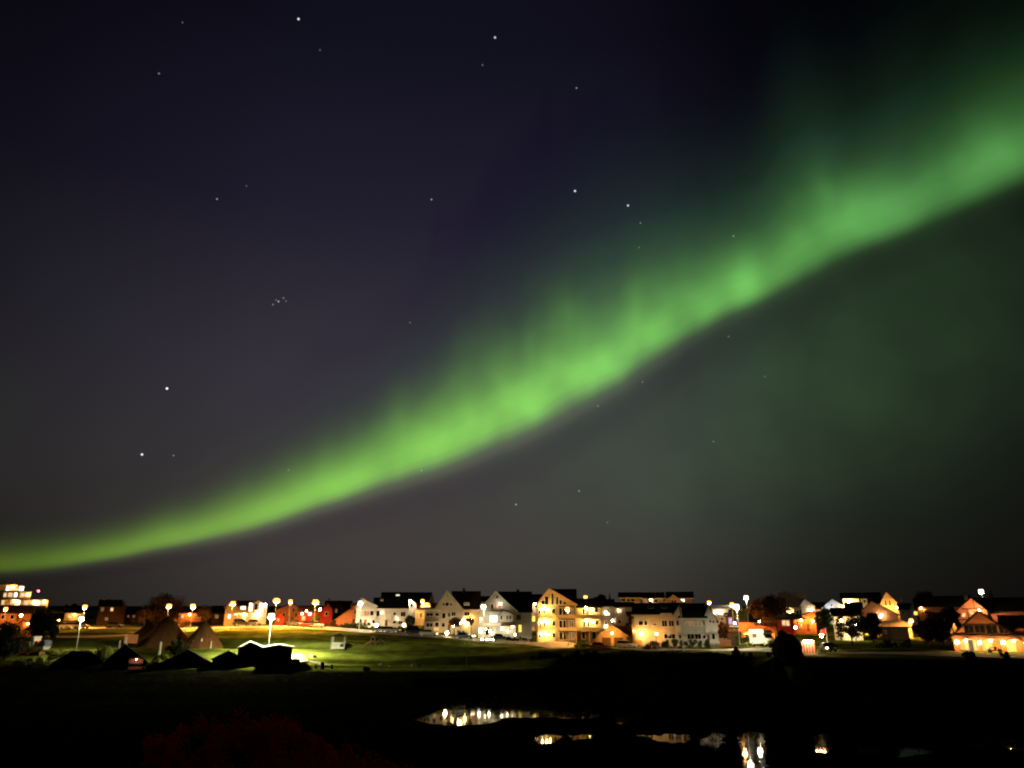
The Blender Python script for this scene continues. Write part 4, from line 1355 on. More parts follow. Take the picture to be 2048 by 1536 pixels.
# ---- half-timbered gable and the arcade building
h = House('half_timbered_house', 'half-timbered house with an orange gable and dark beams behind the arcade house', 'house', 168,
          [B(x=(1914, 1976), e=1221, r=1196, rd='y', d=9, ax=1948, ov=.5), B(x=(1950, 2060), e=1222, r=1198, d=10, y=1)], mat('salmon_render', (.62, .30, .20), var=.15), roofd)
for (xa, ya, xb, yb) in ((1924, 1216, 1972, 1218.5), (1950.5, 1198, 1952.5, 1216), (1935, 1219, 1938, 1240), (1916, 1238, 1960, 1240)):
    h.slab(xa, xb, ya, yb, 0, .08, brown, 'timber')
h.lamp(1960, 1221, (1, .45, .15), 80, .24, out=2.0).win((1941, 1224, 1946, 1230, 'w'), (1924, 1226, 1930, 1233, 'w'))
h.chimney(1990, 1183, 1198, 6).chimney(1938, 1190, 1200, 5)
h = House('small_house', 'small house with a lit round window at the far right edge', 'house', 190,
          [B(x=(2030, 2075), e=1214, r=1200, rd='y', d=8, ax=2046)], cream, roofd)
h.win((2036, 1219, 2048, 1227, 'w')).lamp(2046, 1212, AMBER, 40, .14)

LAMPK = 0.4
bA = B(x=(1901, 2040), e=1277, r=1223, rd='y', d=11, ax=1969, ov=.6, ovf=.9, barge=brown, b=1271, e2=1277)
h = House('arcade_building', 'orange building with a broad gable, four dark windows and lit arches at ground level', 'building', 130,
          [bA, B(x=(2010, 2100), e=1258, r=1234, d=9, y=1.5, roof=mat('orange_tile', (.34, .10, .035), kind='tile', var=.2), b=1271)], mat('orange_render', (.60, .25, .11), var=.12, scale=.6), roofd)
h.win((1934, 1251, 1952, 1266, 'd'), (1955, 1251, 1975, 1266, 'd'), (1979, 1251, 2000, 1266, 'd'), (2004, 1251, 2024, 1266, 'd'), fr=brown)
h.slab(1966, 1994, 1268, 1270.5, 0, .18, wood, 'name_board')
h.slab(1902, 2048, 1271.2, 1275, -.0, .3, brown, 'beam')
# ground floor with arches
ar = [(1932, 1918, 1956), (1982, 1964, 2003), (2029, 2011, 2048)]
m = MB()
zt, zb, Y0, Y1 = h.lz(1275.2), -.6, 0.0, .45
xs = [h.lx(1906)]
edges = []
for c, a, b_ in ar:
    edges.append((h.lx(a), h.lx(b_)))
cur = h.lx(1906)
for (a, b_) in edges + [(None, None)]:
    nx = a if a is not None else h.lx(2072)
    m.box(cur, nx, Y0, Y1, zb, zt)
    if a is None:
        break
    ztop, zsp = h.lz(1277.5), h.lz(1288)
    n = 12
    prev = None
    for i in range(n + 1):
        q = math.pi * (1 - i / n)
        x = (a + b_) / 2 + (b_ - a) / 2 * math.cos(q)
        z = zsp + (ztop - zsp) * math.sin(q)
        if prev:
            px_, pz_ = prev
            m.add([(px_, Y0, pz_), (x, Y0, z), (x, Y0, zt), (px_, Y0, zt), (px_, Y1, pz_), (x, Y1, z), (x, Y1, zt), (px_, Y1, zt)],
                  [(0, 1, 2, 3), (7, 6, 5, 4), (0, 4, 5, 1)])
        prev = (x, z)
    cur = b_
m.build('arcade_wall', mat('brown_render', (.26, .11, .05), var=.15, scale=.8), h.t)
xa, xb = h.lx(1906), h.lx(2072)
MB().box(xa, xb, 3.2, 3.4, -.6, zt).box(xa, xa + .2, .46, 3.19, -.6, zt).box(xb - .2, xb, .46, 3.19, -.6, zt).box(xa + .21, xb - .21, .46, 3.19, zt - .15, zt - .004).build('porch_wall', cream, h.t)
for i, (c, a, b_) in enumerate(ar):
    for q, (u, v, mm) in enumerate(((.25, .40, trim), (.46, .68, slate), (.74, .88, trim)) if i == 0 else ((.5, .95, rust),) if i == 1 else ((.55, .98, rust),)):
        x0, x1 = h.lx(a + (b_ - a) * u), h.lx(a + (b_ - a) * v)
        MB().box(x0, x1, 3.05, 3.19, -.3, h.lz(1281)).build('door' if mm is slate else 'porch_panel', mm, h.t)
    x = h.lx(c)
    o = MB().lathe((x, 1.6, zt - .4), [(.05, 0), (.12, .1), (.05, .25)], 8).build('porch_lamp', dark, h.t)
    MB().ball((x, 1.6, zt - .52), .14, 10).build('lamp_globe', glow(YELL, (15, 20, 28)[i] / (math.pi * .14 ** 2)), o, True)
for x in (1914, 1960, 2007, 2052):
    h.lamp(x, 1285, (1, .52, .17), 110, .30, out=.9)

# ------------------------------------------------------------------ sheds and tents by the shore
def hut(label, x0, x1, eave, ridge, Y, d=3.2, rd='y', ax=None, rm=None, turn=0, wins=()):
    b = [B(x=(x0, x1), e=eave, r=ridge, rd=rd, d=d, ov=.25, ax=ax if ax else (x0 + x1) / 2)]
    h = House('wooden_hut', label, 'hut', Y, b, darkw, rm or roofd, 'black huts by the shore', turn)
    xm = (x0 + x1) / 2
    h.door(xm - 5, eave + 10, xm + 5, eave + 29, darkw)
    h.win((xm + 9, eave + 11, xm + 16, eave + 18, 'd'), fr=darkw)
    return h


hut('black hut with a wide cut-off gable, leftmost of the shore huts', 107, 204, 1324, 1301, 146, 5, 'hip')
hut('black hut with a steep gable and two pale posts behind its ridge', 206, 290, 1325, 1291, 145, 5, ax=243)
hut('broad low black hut in the middle of the row, under the brown tents', 316, 424, 1330, 1302, 145, 5, ax=372)
hut('small black hut with a shallow gable and short pale eave, left of the lit roof', 424, 484, 1319, 1304, 146, 4)
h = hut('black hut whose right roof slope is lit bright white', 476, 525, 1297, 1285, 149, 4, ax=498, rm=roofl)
h = House('wooden_hut', 'widest black hut in front of the floodlight mast, both roof edges lit', 'hut', 147,
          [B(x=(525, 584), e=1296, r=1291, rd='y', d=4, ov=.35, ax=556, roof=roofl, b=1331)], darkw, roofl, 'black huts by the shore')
h.balcony(522, 600, 1329, 1318, 1.8, darkw, 0, True, 1342).door(548, 1304, 558, 1328, darkw).win((565, 1304, 575, 1312, 'd'), fr=darkw)
h = House('pink_stall', 'small pink boarded stall front glowing beside the black hut', 'stall', 143.5,
          [B(x=(257, 285), e=1319, r=1316, rd='y', d=1.6, ov=.15)], pink, roofd)
h.slab(259, 283, 1326, 1328, 0, .4, wood, 'counter').lamp(271, 1318, WARM, 7, .06, out=1.1)  # tiny lamp added under the roof to light the stall front


def tent(label, apex, left, right, row_base, Y, flap=None):
    a = P(apex[0], apex[1], Y)
    z0 = ground(a.x, Y)
    rr = (right - left) / 2 * Y / 1565
    hgt = a.z - z0
    t = thing('lavvu_tent', label, 'tent', (a.x, Y, z0), 0, 'brown cone tents on the lawn')
    n = 14
    m = MB()
    vs = []
    for (f, z) in ((1.0, -.3), (.98, .4), (.62, hgt * .40), (.30, hgt * .71), (.06, hgt * .93)):
        for k in range(n):
            q = 2 * math.pi * k / n
            vs.append((rr * f * math.cos(q), rr * f * math.sin(q), z))
    fs = [(i * n + k, i * n + (k + 1) % n, (i + 1) * n + (k + 1) % n, (i + 1) * n + k) for i in range(4) for k in range(n)]
    m.add(vs, fs).build('canvas', canvas, t)
    for k in range(6):
        q = 2 * math.pi * k / 6 + .3
        MB().tube([(rr * .10 * math.cos(q), rr * .10 * math.sin(q), hgt * .86), (-.28 * math.cos(q), -.28 * math.sin(q), hgt + .25)], [.05, .04], 6).build('pole', wood, t)
    if flap:
        fm = MB()
        x0, x1, y0, y1 = flap
        c = math.cos
        for i in range(6):
            u0 = (x0 - apex[0] + (x1 - x0) * i / 6) * Y / 1565
            u1 = (x0 - apex[0] + (x1 - x0) * (i + .86) / 6) * Y / 1565
            fm.box(u0, u1, -rr * .97 - .4, -rr * .97 - .3 + .05 * (i % 2), zr(y1, Y) - z0, zr(y0, Y) - z0)
        fm.build('door_flap', rust, t)
    return t


tent('brown cone tent with a striped orange entrance, left of the pair', (338, 1228), 285, 392, 1285, 170, (283, 309, 1268, 1285))
tent('plain brown cone tent in front of the lawn, right of the pair', (411, 1238), 366, 447, 1287, 167)
tent('smaller brown cone tent leaning into the left tent', (303, 1240), 264, 340, 1287, 174)
for i, (x, y0, y1, w, lab) in enumerate(((254, 1274, 1292, .30, 'thick pale post behind the steep black hut'), (241, 1280, 1291, .16, 'thin pale post left of the thick one behind the steep hut'),
                                         (322, 1283, 1308, .26, 'pale pointed post standing over the yellow green bush'), (387, 1280, 1298, .26, 'pale post at the left foot of the right tent'),
                                         (404, 1277, 1296, .20, 'pale post before the middle of the right tent'), (423, 1282, 1294, .1, 'dim thin post before the right edge of the right tent'))):
    Y = 158 if x == 322 else 164
    a, b_ = P(x, y0, Y), P(x, y1, Y)
    z0 = ground(a.x, Y)
    hgt = a.z - z0
    t = thing('pale_post', lab, 'post', (a.x, Y, z0), 0, 'pale posts behind the huts')
    MB().lathe((0, 0, 0), [(w * 1.1, -.4), (w, .1), (w * .9, hgt - w), (w * .5, hgt - .08)], 10).build('shaft', mat('dull_white_paint', (.34, .32, .28), var=.15), t, True)
    MB().lathe((0, 0, hgt - .078), [(w * .5, 0), (w * .3, .06), (.01, .1)], 10).build('cap', palest, t, True)


# ------------------------------------------------------------------ plants
def leaf_mesh(name, clumps, nleaf, size, m, parent=None, seed=0, flat=1.0):
    rn = np.random.RandomState(seed)
    cs = []
    for (cx, cy, cz, cr) in clumps:
        d = rn.normal(size=(nleaf, 3))
        d /= np.linalg.norm(d, axis=1)[:, None]
        rad = cr * rn.rand(nleaf) ** .42
        p = d * rad[:, None]
        p[:, 2] *= flat
        cs.append(p + np.array([cx, cy, cz]))
    p = np.concatenate(cs)
    n = len(p)
    a = rn.normal(size=(n, 3))
    a /= np.linalg.norm(a, axis=1)[:, None]
    b = np.cross(a, rn.normal(size=(n, 3)))
    b /= np.linalg.norm(b, axis=1)[:, None]
    s = (size * (.6 + .8 * rn.rand(n)))[:, None]
    v = np.stack([p - a * s, p + b * s * .55, p + a * s, p - b * s * .55], 1).reshape(-1, 3)
    f = np.arange(4 * n).reshape(n, 4)
    me = bpy.data.meshes.new(name)
    me.from_pydata(v.tolist(), [], f.tolist())
    me.materials.append(m)
    ob = bpy.data.objects.new(name, me)
    COL.objects.link(ob)
    if parent is not None:
        ob.parent = parent
    return ob


def tree(label, px, top, bot, half, Y, m, seed, cat='tree', dens=1.0, name='leafy_tree', size=.22, group='trees of the village', lump=1.0):
    """crown between rows top and bot, half its width in pixels, trunk down to the ground"""
    rn = random.Random(seed)
    a = P(px, (top + bot) / 2, Y)
    z0 = ground(a.x, Y)
    zt, zb = zr(top, Y) - z0, max(zr(bot, Y) - z0, .5)
    rx = half * Y / 1565
    rz = (zt - zb) / 2
    zc = (zt + zb) / 2
    t = thing(name, label, cat, (a.x, Y, z0), rn.random() * .5, group)
    tr = MB()
    r0 = max(.10, rx * .07)
    tr.tube([(0, 0, -.6), (.05, 0, zb * .5), (.1 * rn.random(), .1, zb + rz * .3), (0, 0, zc + rz * .4)], [r0 * 1.3, r0, r0 * .75, r0 * .2], 8)
    cl = []
    k = int(15 * dens) + 8
    for i in range(k):
        while True:
            u, v, w = rn.uniform(-1, 1), rn.uniform(-1, 1), rn.uniform(-1, 1)
            if u * u + v * v + w * w < 1:
                break
        q = rn.uniform(.24, .42) * lump
        c = (u * rx * .80, v * rx * .75, zc + w * rz * .80, min(rx, rz * 1.2) * q)
        cl.append(c)
        if i % 2 == 0:
            zs = zb + (zc - zb) * rn.uniform(.1, .9)
            tr.tube([(0, 0, zs), (c[0] * .5, c[1] * .5, (zs + c[2]) / 2 + .1), (c[0], c[1], c[2])], [r0 * .5, r0 * .32, r0 * .08], 5)
    tr.build('trunk', bark, t)
    leaf_mesh('crown', cl, int(95 * dens), size, m, t, seed)
    return t


def bush(label, px, top, bot, half, Y, m, seed, cat='bush', name='bush', dens=1.0, group='bushes and hedges', boxy=False, size=.16, z=None, solid=False):
    rn = random.Random(seed)
    a = P(px, bot, Y)
    z0 = ground(a.x, Y) if z is None else z
    hgt = zr(top, Y) - z0
    rx = half * Y / 1565
    t = thing(name, label, cat, (a.x, Y, z0), 0, group)
    cl = []
    k = int(max(8, 10 * dens * max(1, rx / max(hgt, .3))))
    for i in range(k):
        if boxy:
            u = rn.uniform(-1, 1)
            c = (u * rx, rn.uniform(-.5, .5), rn.uniform(.1, .85) * hgt, max(.25, hgt * .25))
        else:
            u = rn.uniform(-1, 1)
            hh_ = hgt * math.sqrt(max(.05, 1 - u * u))
            rr = max(.2, min(hgt, rx) * rn.uniform(.25, .42))
            c = (u * rx * .85, rn.uniform(-.6, .6) * min(rx, 2), max(.0, rn.uniform(.15, 1.0) * hh_ - rr * .7), rr)
        cl.append(c)
    leaf_mesh('foliage', cl, int(70 * dens), size, m, t, seed)
    st = MB()
    for c in cl[::2]:
        st.tube([(c[0] * .5, c[1] * .3, -.3), (c[0] * .8, c[1] * .8, c[2] * .6), (c[0], c[1], c[2])], [.06, .04, .015], 5)
    st.build('stem', bark, t)
    if solid:
        MB().ball((0, 0, hgt * .42), hgt * .46, 12, 1, .15, seed).build('core', m, t)
    return t


tree('big dark round tree beside the orange house at far left', 82, 1214, 1290, 33, 172, leafd, 21, dens=1.5)
tree('black tree at the left picture edge in front of the boat', 14, 1244, 1326, 34, 150, leafd, 22, dens=1.6, lump=1.1)
tree('small black tree between the big dark tree and the white floodlight', 108, 1246, 1280, 9, 166, leafd, 23, dens=.8)
tree('tall dark tree spreading behind the left tent', 333, 1186, 1250, 42, 212, leafb, 24, dens=1.7)
tree('dark tree between the two tents, behind the right one', 410, 1207, 1244, 16, 206, leafb, 25, dens=1.0)
tree('low brown tree left of the big one behind the tents', 290, 1214, 1250, 18, 204, leafb, 26, dens=.9)
bush('orange lit bush behind the gap between the tents', 358, 1227, 1245, 20, 200, leafb, 27)
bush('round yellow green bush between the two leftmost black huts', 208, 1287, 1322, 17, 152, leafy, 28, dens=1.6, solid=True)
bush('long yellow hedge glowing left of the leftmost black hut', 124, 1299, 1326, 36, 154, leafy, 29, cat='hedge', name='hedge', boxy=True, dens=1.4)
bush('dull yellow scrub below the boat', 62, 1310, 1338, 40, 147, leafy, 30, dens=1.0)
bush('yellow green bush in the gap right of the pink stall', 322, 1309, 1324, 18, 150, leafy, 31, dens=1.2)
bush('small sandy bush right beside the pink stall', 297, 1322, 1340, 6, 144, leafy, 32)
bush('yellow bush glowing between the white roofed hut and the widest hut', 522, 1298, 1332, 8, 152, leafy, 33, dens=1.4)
tree('black thorny tree between the steep hut and the broad low hut', 352, 1276, 1312, 24, 149, leafd, 34, dens=.9, size=.16)
bush('orange bush beside the red shed', 582, 1232, 1248, 12, 206, leafb, 35)
tree('small golden tree in front of the red house', 632, 1229, 1252, 11, 203, leafy, 36, dens=.8)
bush('brown clipped mound left of the long green hedge', 660, 1238, 1256, 15, 199, leafb, 37, dens=1.3)
bush('long bright green hedge below the slanting roof and white house', 712, 1245, 1259, 34, 199, leafg, 38, cat='hedge', name='hedge', boxy=True, dens=1.5)
bush('dark green hedge with lit top behind the parked black car', 784, 1253, 1268, 24, 194, leafg, 39, cat='hedge', name='hedge', boxy=True, dens=1.2)
tree('dark round tree in front of the grey dormer house', 822, 1227, 1258, 11, 201, leafd, 40, dens=1.0)
bush('black hedge along the road in front of the grey dormer house', 828, 1257, 1274, 22, 191, leafd, 41, cat='hedge', name='hedge', boxy=True)
tree('bushy tree at the right windows of the beige gable house', 909, 1234, 1256, 12, 191, leafb, 42, dens=.9)
bush('green hedge above the car with bright headlights', 928, 1261, 1276, 14, 188, leafg, 43, cat='hedge', name='hedge', boxy=True)
tree('small tree between beige and white gable houses', 942, 1232, 1252, 9, 194, leafb, 44, dens=.7)
bush('dark hedge at the foot of the white gable house', 1035, 1274, 1288, 24, 182, leafd, 45, cat='hedge', name='hedge', boxy=True)
bush('shrub at the left corner of the yellow apartment house', 1066, 1276, 1290, 7, 180, leafg, 46)
bush('wide green shrub right of the apartment balconies', 1168, 1277, 1294, 20, 173, leafg, 47, dens=1.3)
tree('dim bare looking tree behind the yellow garage', 1262, 1216, 1262, 14, 195, leafb, 48, dens=.8)
bush('brown earth coloured mound of heather before the twin house', 1306, 1280, 1298, 20, 161, leafb, 49, dens=1.2)
bush('clipped dark hedge along the twin house', 1372, 1279, 1294, 46, 161, leafg, 50, cat='hedge', name='hedge', boxy=True, dens=1.3)
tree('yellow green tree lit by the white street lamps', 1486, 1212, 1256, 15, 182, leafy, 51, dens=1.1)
tree('huge dark tree over the orange roof', 1536, 1188, 1254, 40, 172, leafb, 52, dens=2.0)
tree('rusty lit tree right of the twin house gable', 1448, 1242, 1282, 13, 172, leafb, 53, dens=1.1)
bush('square green hedge block beside the leaning lamp pole', 1490, 1265, 1285, 13, 160, leafg, 54, cat='hedge', name='hedge', boxy=True, dens=1.5)
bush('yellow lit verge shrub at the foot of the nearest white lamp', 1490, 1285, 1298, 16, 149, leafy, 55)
bush('tall black bush silhouetted against the van and kiosk', 1577, 1259, 1320, 28, 116, leafd, 56, dens=3.2, size=.2, solid=True)
bush('black rounded bush on the bank beneath the lamp pole', 1473, 1295, 1312, 9, 133, leafd, 57, dens=1.5, solid=True)
tree('dark green tree right of the orange wooden house', 1648, 1212, 1262, 20, 165, leafg, 58, dens=1.2)
tree('dark tree with gaps in front of the pale yellow house', 1700, 1216, 1290, 36, 150, leafd, 59, dens=1.0, size=.2)
tree('black tree merging with the branches left of the brown gable', 1742, 1218, 1284, 22, 156, leafd, 60, dens=1.5)
bush('bright green bush behind the parked black hatchback', 1662, 1271, 1296, 18, 142, leafg, 61, dens=1.3)
bush('black hedge under the dark garage', 1790, 1280, 1300, 34, 142, leafd, 62, cat='hedge', name='hedge', boxy=True)
tree('left round brown tree before the broad black roof', 1852, 1232, 1296, 24, 140, leafb, 63, dens=1.6)
tree('right round brown tree next to the arcade building', 1882, 1222, 1300, 22, 144, leafb, 64, dens=1.6)
tree('black tree between round trees and half-timbered house', 1902, 1208, 1262, 18, 158, leafd, 65, dens=1.1)
bush('black shrub silhouetted against the left arch', 1939, 1299, 1316, 11, 116, leafd, 66, dens=1.6, solid=True)
bush('black shrub silhouetted against the right arch', 2012, 1302, 1318, 12, 115, leafd, 67, dens=1.4)
for i, (x, tp, hw, Y, lab) in enumerate(((1095, 1302, 38, 152, 'low dark thicket where the lawn ends, left end of the scrub belt'), (1170, 1299, 42, 149, 'low dark thicket in the middle of the scrub belt'),
                                         (1255, 1300, 42, 146, 'low dark thicket before the yellow garage'), (1340, 1303, 40, 141, 'low dark thicket before the twin house'), (1420, 1305, 34, 137, 'low dark thicket at the right end of the scrub belt'))):
    bush(lab, x, tp, tp + 22, hw, Y, leafd, 80 + i, cat='thicket', name='thicket', dens=1.2)
for i, (x, tp, hw, Y, lab) in enumerate(((150, 1206, 30, 260, 'dark tree line clump behind the left white floodlight'), (690, 1203, 24, 262, 'dark tree behind the slanting orange roof'),
                                         (1205, 1188, 24, 285, 'dark tree behind the church spire'), (1850, 1182, 30, 270, 'faint tree above the broad black roof'), (1720, 1186, 20, 290, 'dark tree on the skyline behind the long cream house'))):
    tree(lab, x, tp, tp + 42, hw, Y, leafd if i != 3 else leafb, 90 + i, dens=1.0, size=.35)

# ------------------------------------------------------------------ vehicles
def car(label, px, Y, col, rz, L=4.3, hgt=1.45, wid=1.75, estate=False, head=0, tail=0):
    x = P(px, 1290, Y).x
    z0 = ground(x, Y) + .14
    t = thing('parked_car', label, 'car', (x, Y, z0), rz, 'cars parked along the road')
    pm = mat('car_paint_%s' % '_'.join('%d' % (c * 99) for c in col), col, rough=.3, spec=.5, var=.05)
    b = MB()
    a = L / 2
    prof = [(-a, .30), (a, .30), (a, .62), (a * .93, .80), (a * .45, .90), (-a * .9, .95), (-a, .78)]
    b.prism_y([(p, q) for p, q in prof], -wid / 2, wid / 2)
    body = b.build('body', pm, t)
    md = body.modifiers.new('bevel', 'BEVEL')
    md.width = .07
    md.segments = 2
    c = MB()
    rb = -a * (.93 if estate else .72)
    w2 = wid / 2 - .04
    vs = []
    for s_ in (-1, 1):
        vs += [(rb, s_ * w2, .93), (a * .42, s_ * w2, .90), (a * .12, s_ * (w2 - .16), hgt), (rb + (.15 if estate else .45), s_ * (w2 - .16), hgt)]
    c.add(vs, [(0, 1, 2, 3), (7, 6, 5, 4), (0, 3, 7, 4), (1, 5, 6, 2), (3, 2, 6, 7)])
    cb = c.build('cabin', glass, t)
    MB().box(rb + (.16 if estate else .47), a * .11, -w2 + .17, w2 - .17, hgt + .002, hgt + .05).build('roof', pm, cb)
    for sx in (-.62, .62):
        for sy in (-1, 1):
            w_ = MB().tube([(sx * a, sy * (wid / 2 - .2), .31), (sx * a, sy * (wid / 2 + .01), .31)], [.31, .31], 14).build('wheel', rubber, t)
            MB().tube([(sx * a, sy * (wid / 2 + .011), .31), (sx * a, sy * (wid / 2 + .03), .31)], [.19, .17], 12).build('rim', rimm, w_)
    for sy in (-1, 1):
        MB().box(a - .05, a + .03, sy * wid * .36 - .16, sy * wid * .36 + .16, .60, .74).build('headlight', glow(WHITE, head) if head else whitem, t)
        MB().box(-a - .03, -a + .05, sy * wid * .38 - .13, sy * wid * .38 + .13, .66, .82).build('tail_light', glow(RED, tail) if tail else flagr, t)
    return t


BLK, GRY, SIL, WHT, REDC, BLU = (.015, .015, .017), (.10, .10, .11), (.42, .42, .43), (.70, .70, .69), (.25, .03, .02), (.03, .04, .10)
car('pale small car left end of the orange lit street, behind the floodlight mast', 122, 200, WHT, .02, 3.6)
car('white car on the orange lit street just left of the floodlight mast', 139, 201, WHT, 0, 4.2)
car('silver car on the orange lit street just right of the left floodlight mast', 155, 201.5, SIL, 0.02, 4.0)
car('dim car farther along the orange lit street, right of the silver one', 222, 203, GRY, 0, 4.2)
car('dark van like car before the glowing carport', 479, 203, BLK, .5, 4.6, 1.7, estate=True)
car('dark car with lit bonnet right of the carport', 503, 203, GRY, -.6, 4.3)
car('dark car parked under the orange bush near the red shed', 587, 199, GRY, -.5, 4.2)
car('red brown car with shining roof in front of the red house', 616, 197, REDC, -.5, 4.3)
car('grey car parked right of the red brown one', 629, 196, SIL, -.6, 4.0)
car('dark car with glowing lamp light on its roof, before the white house', 762, 190, BLK, -.15, 4.4)
car('black estate car beside it at the dark hedge', 781, 189.5, BLK, -.12, 4.5, estate=True)
car('dark blue van with an orange lit rear window by the beige gable house', 830, 187, BLU, .2, 4.9, 1.95, estate=True)
car('silver grey car at the right of the dark blue van', 856, 185.5, SIL, -.2, 4.2)
car('black car with glaring white bonnet in front of the white gable house', 929, 184, BLK, -.35, 4.6, head=25)
car('dark blue car at the hedge right of the three globe lights', 1001, 184, BLU, -.15, 4.3)
car('dark red car in front of the yellow garage', 1199, 168, REDC, -.1, 4.6)
car('silver estate car at the right garage door', 1254, 166, SIL, -.9, 4.4, estate=True)
car('black hatchback facing the water with one white headlight', 1655, 134, BLK, -R(90) - .12, 4.0, 1.45, 1.8)
hl = [o for o in bpy.data.objects if o.name.startswith('headlight')][-2:]
hl[0].data.materials[0] = glow(WHITE, 30)

# white van near the black bush
x = P(1527, 1290, 152).x
t = thing('camper_van', 'large white camper van parked nose towards the water behind the black bush', 'camper van', (x, 152, ground(x, 152) + .1), R(-68))
MB().prism_y([(-2.6, .45), (2.3, .45), (2.6, .55), (2.62, 1.15), (1.9, 1.45), (1.35, 2.15), (1.75, 2.35), (1.55, 3.05), (-2.6, 3.05)], -1.1, 1.1).build('body', mat('camper_paint', (.42, .41, .39), rough=.4, spec=.4, var=.05), t)
MB().add([(1.93, -.95, 1.47), (1.93, .95, 1.47), (1.39, .92, 2.16), (1.39, -.92, 2.16)], [(0, 1, 2, 3)]).build('windscreen', glass, t)
MB().box(1.66, 1.74, -.6, .6, 2.55, 2.82).build('roof_window', glass, t)
MB().box(2.56, 2.66, -.75, .75, .62, .86).build('grille', dark, t)
MB().box(2.5, 2.72, -1.05, 1.05, .40, .58).build('bumper', dark, t)
for sx in (-1.7, 1.7):
    for sy in (-1, 1):
        w_ = MB().tube([(sx, sy * .85, .34), (sx, sy * 1.11, .34)], [.36, .36], 14).build('wheel', rubber, t)
        MB().tube([(sx, sy * 1.112, .34), (sx, sy * 1.13, .34)], [.2, .18], 12).build('rim', rimm, w_)
for sy in (-1, 1):
    MB().box(2.5, 2.66, sy * .85 - .15, sy * .85 + .15, .90, 1.12).build('headlight', whitem, t)
    MB().box(-1.6, -.4, sy * 1.105 - .01, sy * 1.105 + .01, 1.5, 2.2).build('side_window', glass, t)
MB().box(-.3, .5, -1.125, -1.101, .55, 2.5).build('door', MATS['camper_paint'], t)

# red motorbike in the middle arch
q = P(1988, 1304, 129.3)
t = thing('motorbike', 'red motorbike standing in the middle arch of the orange building', 'motorbike', (q.x, 129.0, ground(q.x, 129.0)), -.55)
for sx in (-.7, .7):
    w_ = MB().tube([(sx, -.07, .32), (sx, .07, .32)], [.32, .32], 16).build('wheel', rubber, t)
    MB().tube([(sx, -.075, .32), (sx, .075, .32)], [.2, .2], 12).build('rim', rimm, w_)
MB().ball((.12, 0, .82), .26, 10, .7).build('fuel_tank', flagr, t, True)
MB().box(-.75, -.08, -.14, .14, .74, .84).build('saddle', dark, t)
MB().tube([(.7, 0, .32), (.5, 0, .95)], [.05, .04], 6).tube([(-.7, 0, .32), (0, 0, .42), (.45, 0, .85)], [.05, .09, .05], 6).box(-.2, .25, -.15, .15, .3, .62).build('frame', flagr, t)
MB().tube([(.48, -.36, 1.05), (.55, 0, .98), (.48, .36, 1.05)], [.025, .03, .025], 6).build('handlebar', dark, t)
MB().ball((.66, 0, .86), .1, 8).build('headlight', whitem, t)

# boat ashore at far left
q = P(66, 1296, 158)
zq = ground(q.x, 158)
z1 = q.z - zq
t = thing('motor_boat', 'white and grey boat laid up ashore with a blue canopy and orange cover', 'boat', (q.x, 158, zq), -.1)
k = 158 / 1565
bx_ = lambda px: (px - 66) * k * .82
bz = lambda py: zr(py, 158) - zq
MB().add([(bx_(28), -.1, bz(1283)), (bx_(34), -.9, bz(1296)), (bx_(34), .9, bz(1296)), (bx_(100), -.9, bz(1299)), (bx_(100), .9, bz(1299)), (bx_(103), -1.1, bz(1293)), (bx_(103), 1.1, bz(1293)), (bx_(40), -1.1, bz(1283)), (bx_(40), 1.1, bz(1283)), (bx_(66), -1.15, bz(1284)), (bx_(66), 1.15, bz(1284)), (bx_(66.5), -1.15, bz(1293)), (bx_(66.5), 1.15, bz(1293))],
         [(0, 7, 1), (0, 2, 8), (0, 1, 2), (1, 7, 9, 11, 3), (11, 5, 3), (2, 4, 12, 10, 8), (12, 4, 6), (3, 5, 6, 4), (1, 3, 4, 2), (0, 8, 7), (7, 8, 10, 9), (9, 10, 12, 11), (11, 12, 6, 5)]).build('hull', greyl, t)
MB().box(bx_(65), bx_(74), -1.0, 1.0, bz(1292.8), bz(1274)).box(bx_(63), bx_(75), -1.1, 1.1, bz(1274) + .002, bz(1272.5)).build('wheelhouse', white, t)
MB().prism_y([(bx_(75), bz(1292)), (bx_(84), bz(1292)), (bx_(84), bz(1284)), (bx_(79), bz(1281)), (bx_(75), bz(1284))], -.9, .9).build('cover', orangec, t)
MB().prism_y([(bx_(85), bz(1292)), (bx_(103), bz(1292)), (bx_(104), bz(1284)), (bx_(99), bz(1280)), (bx_(92), bz(1281)), (bx_(86), bz(1286))], -1.0, 1.0).build('canopy', slate, t)
MB().box(bx_(66), bx_(103), -1.16, -1.1, bz(1297), bz(1293)).build('gunwale', whitem, t)
for x_ in (38, 60, 92):
    MB().box(bx_(x_) - .15, bx_(x_) + .15, -1.0, 1.0, -.4, bz(1297)).build('cradle_post', brown, t)

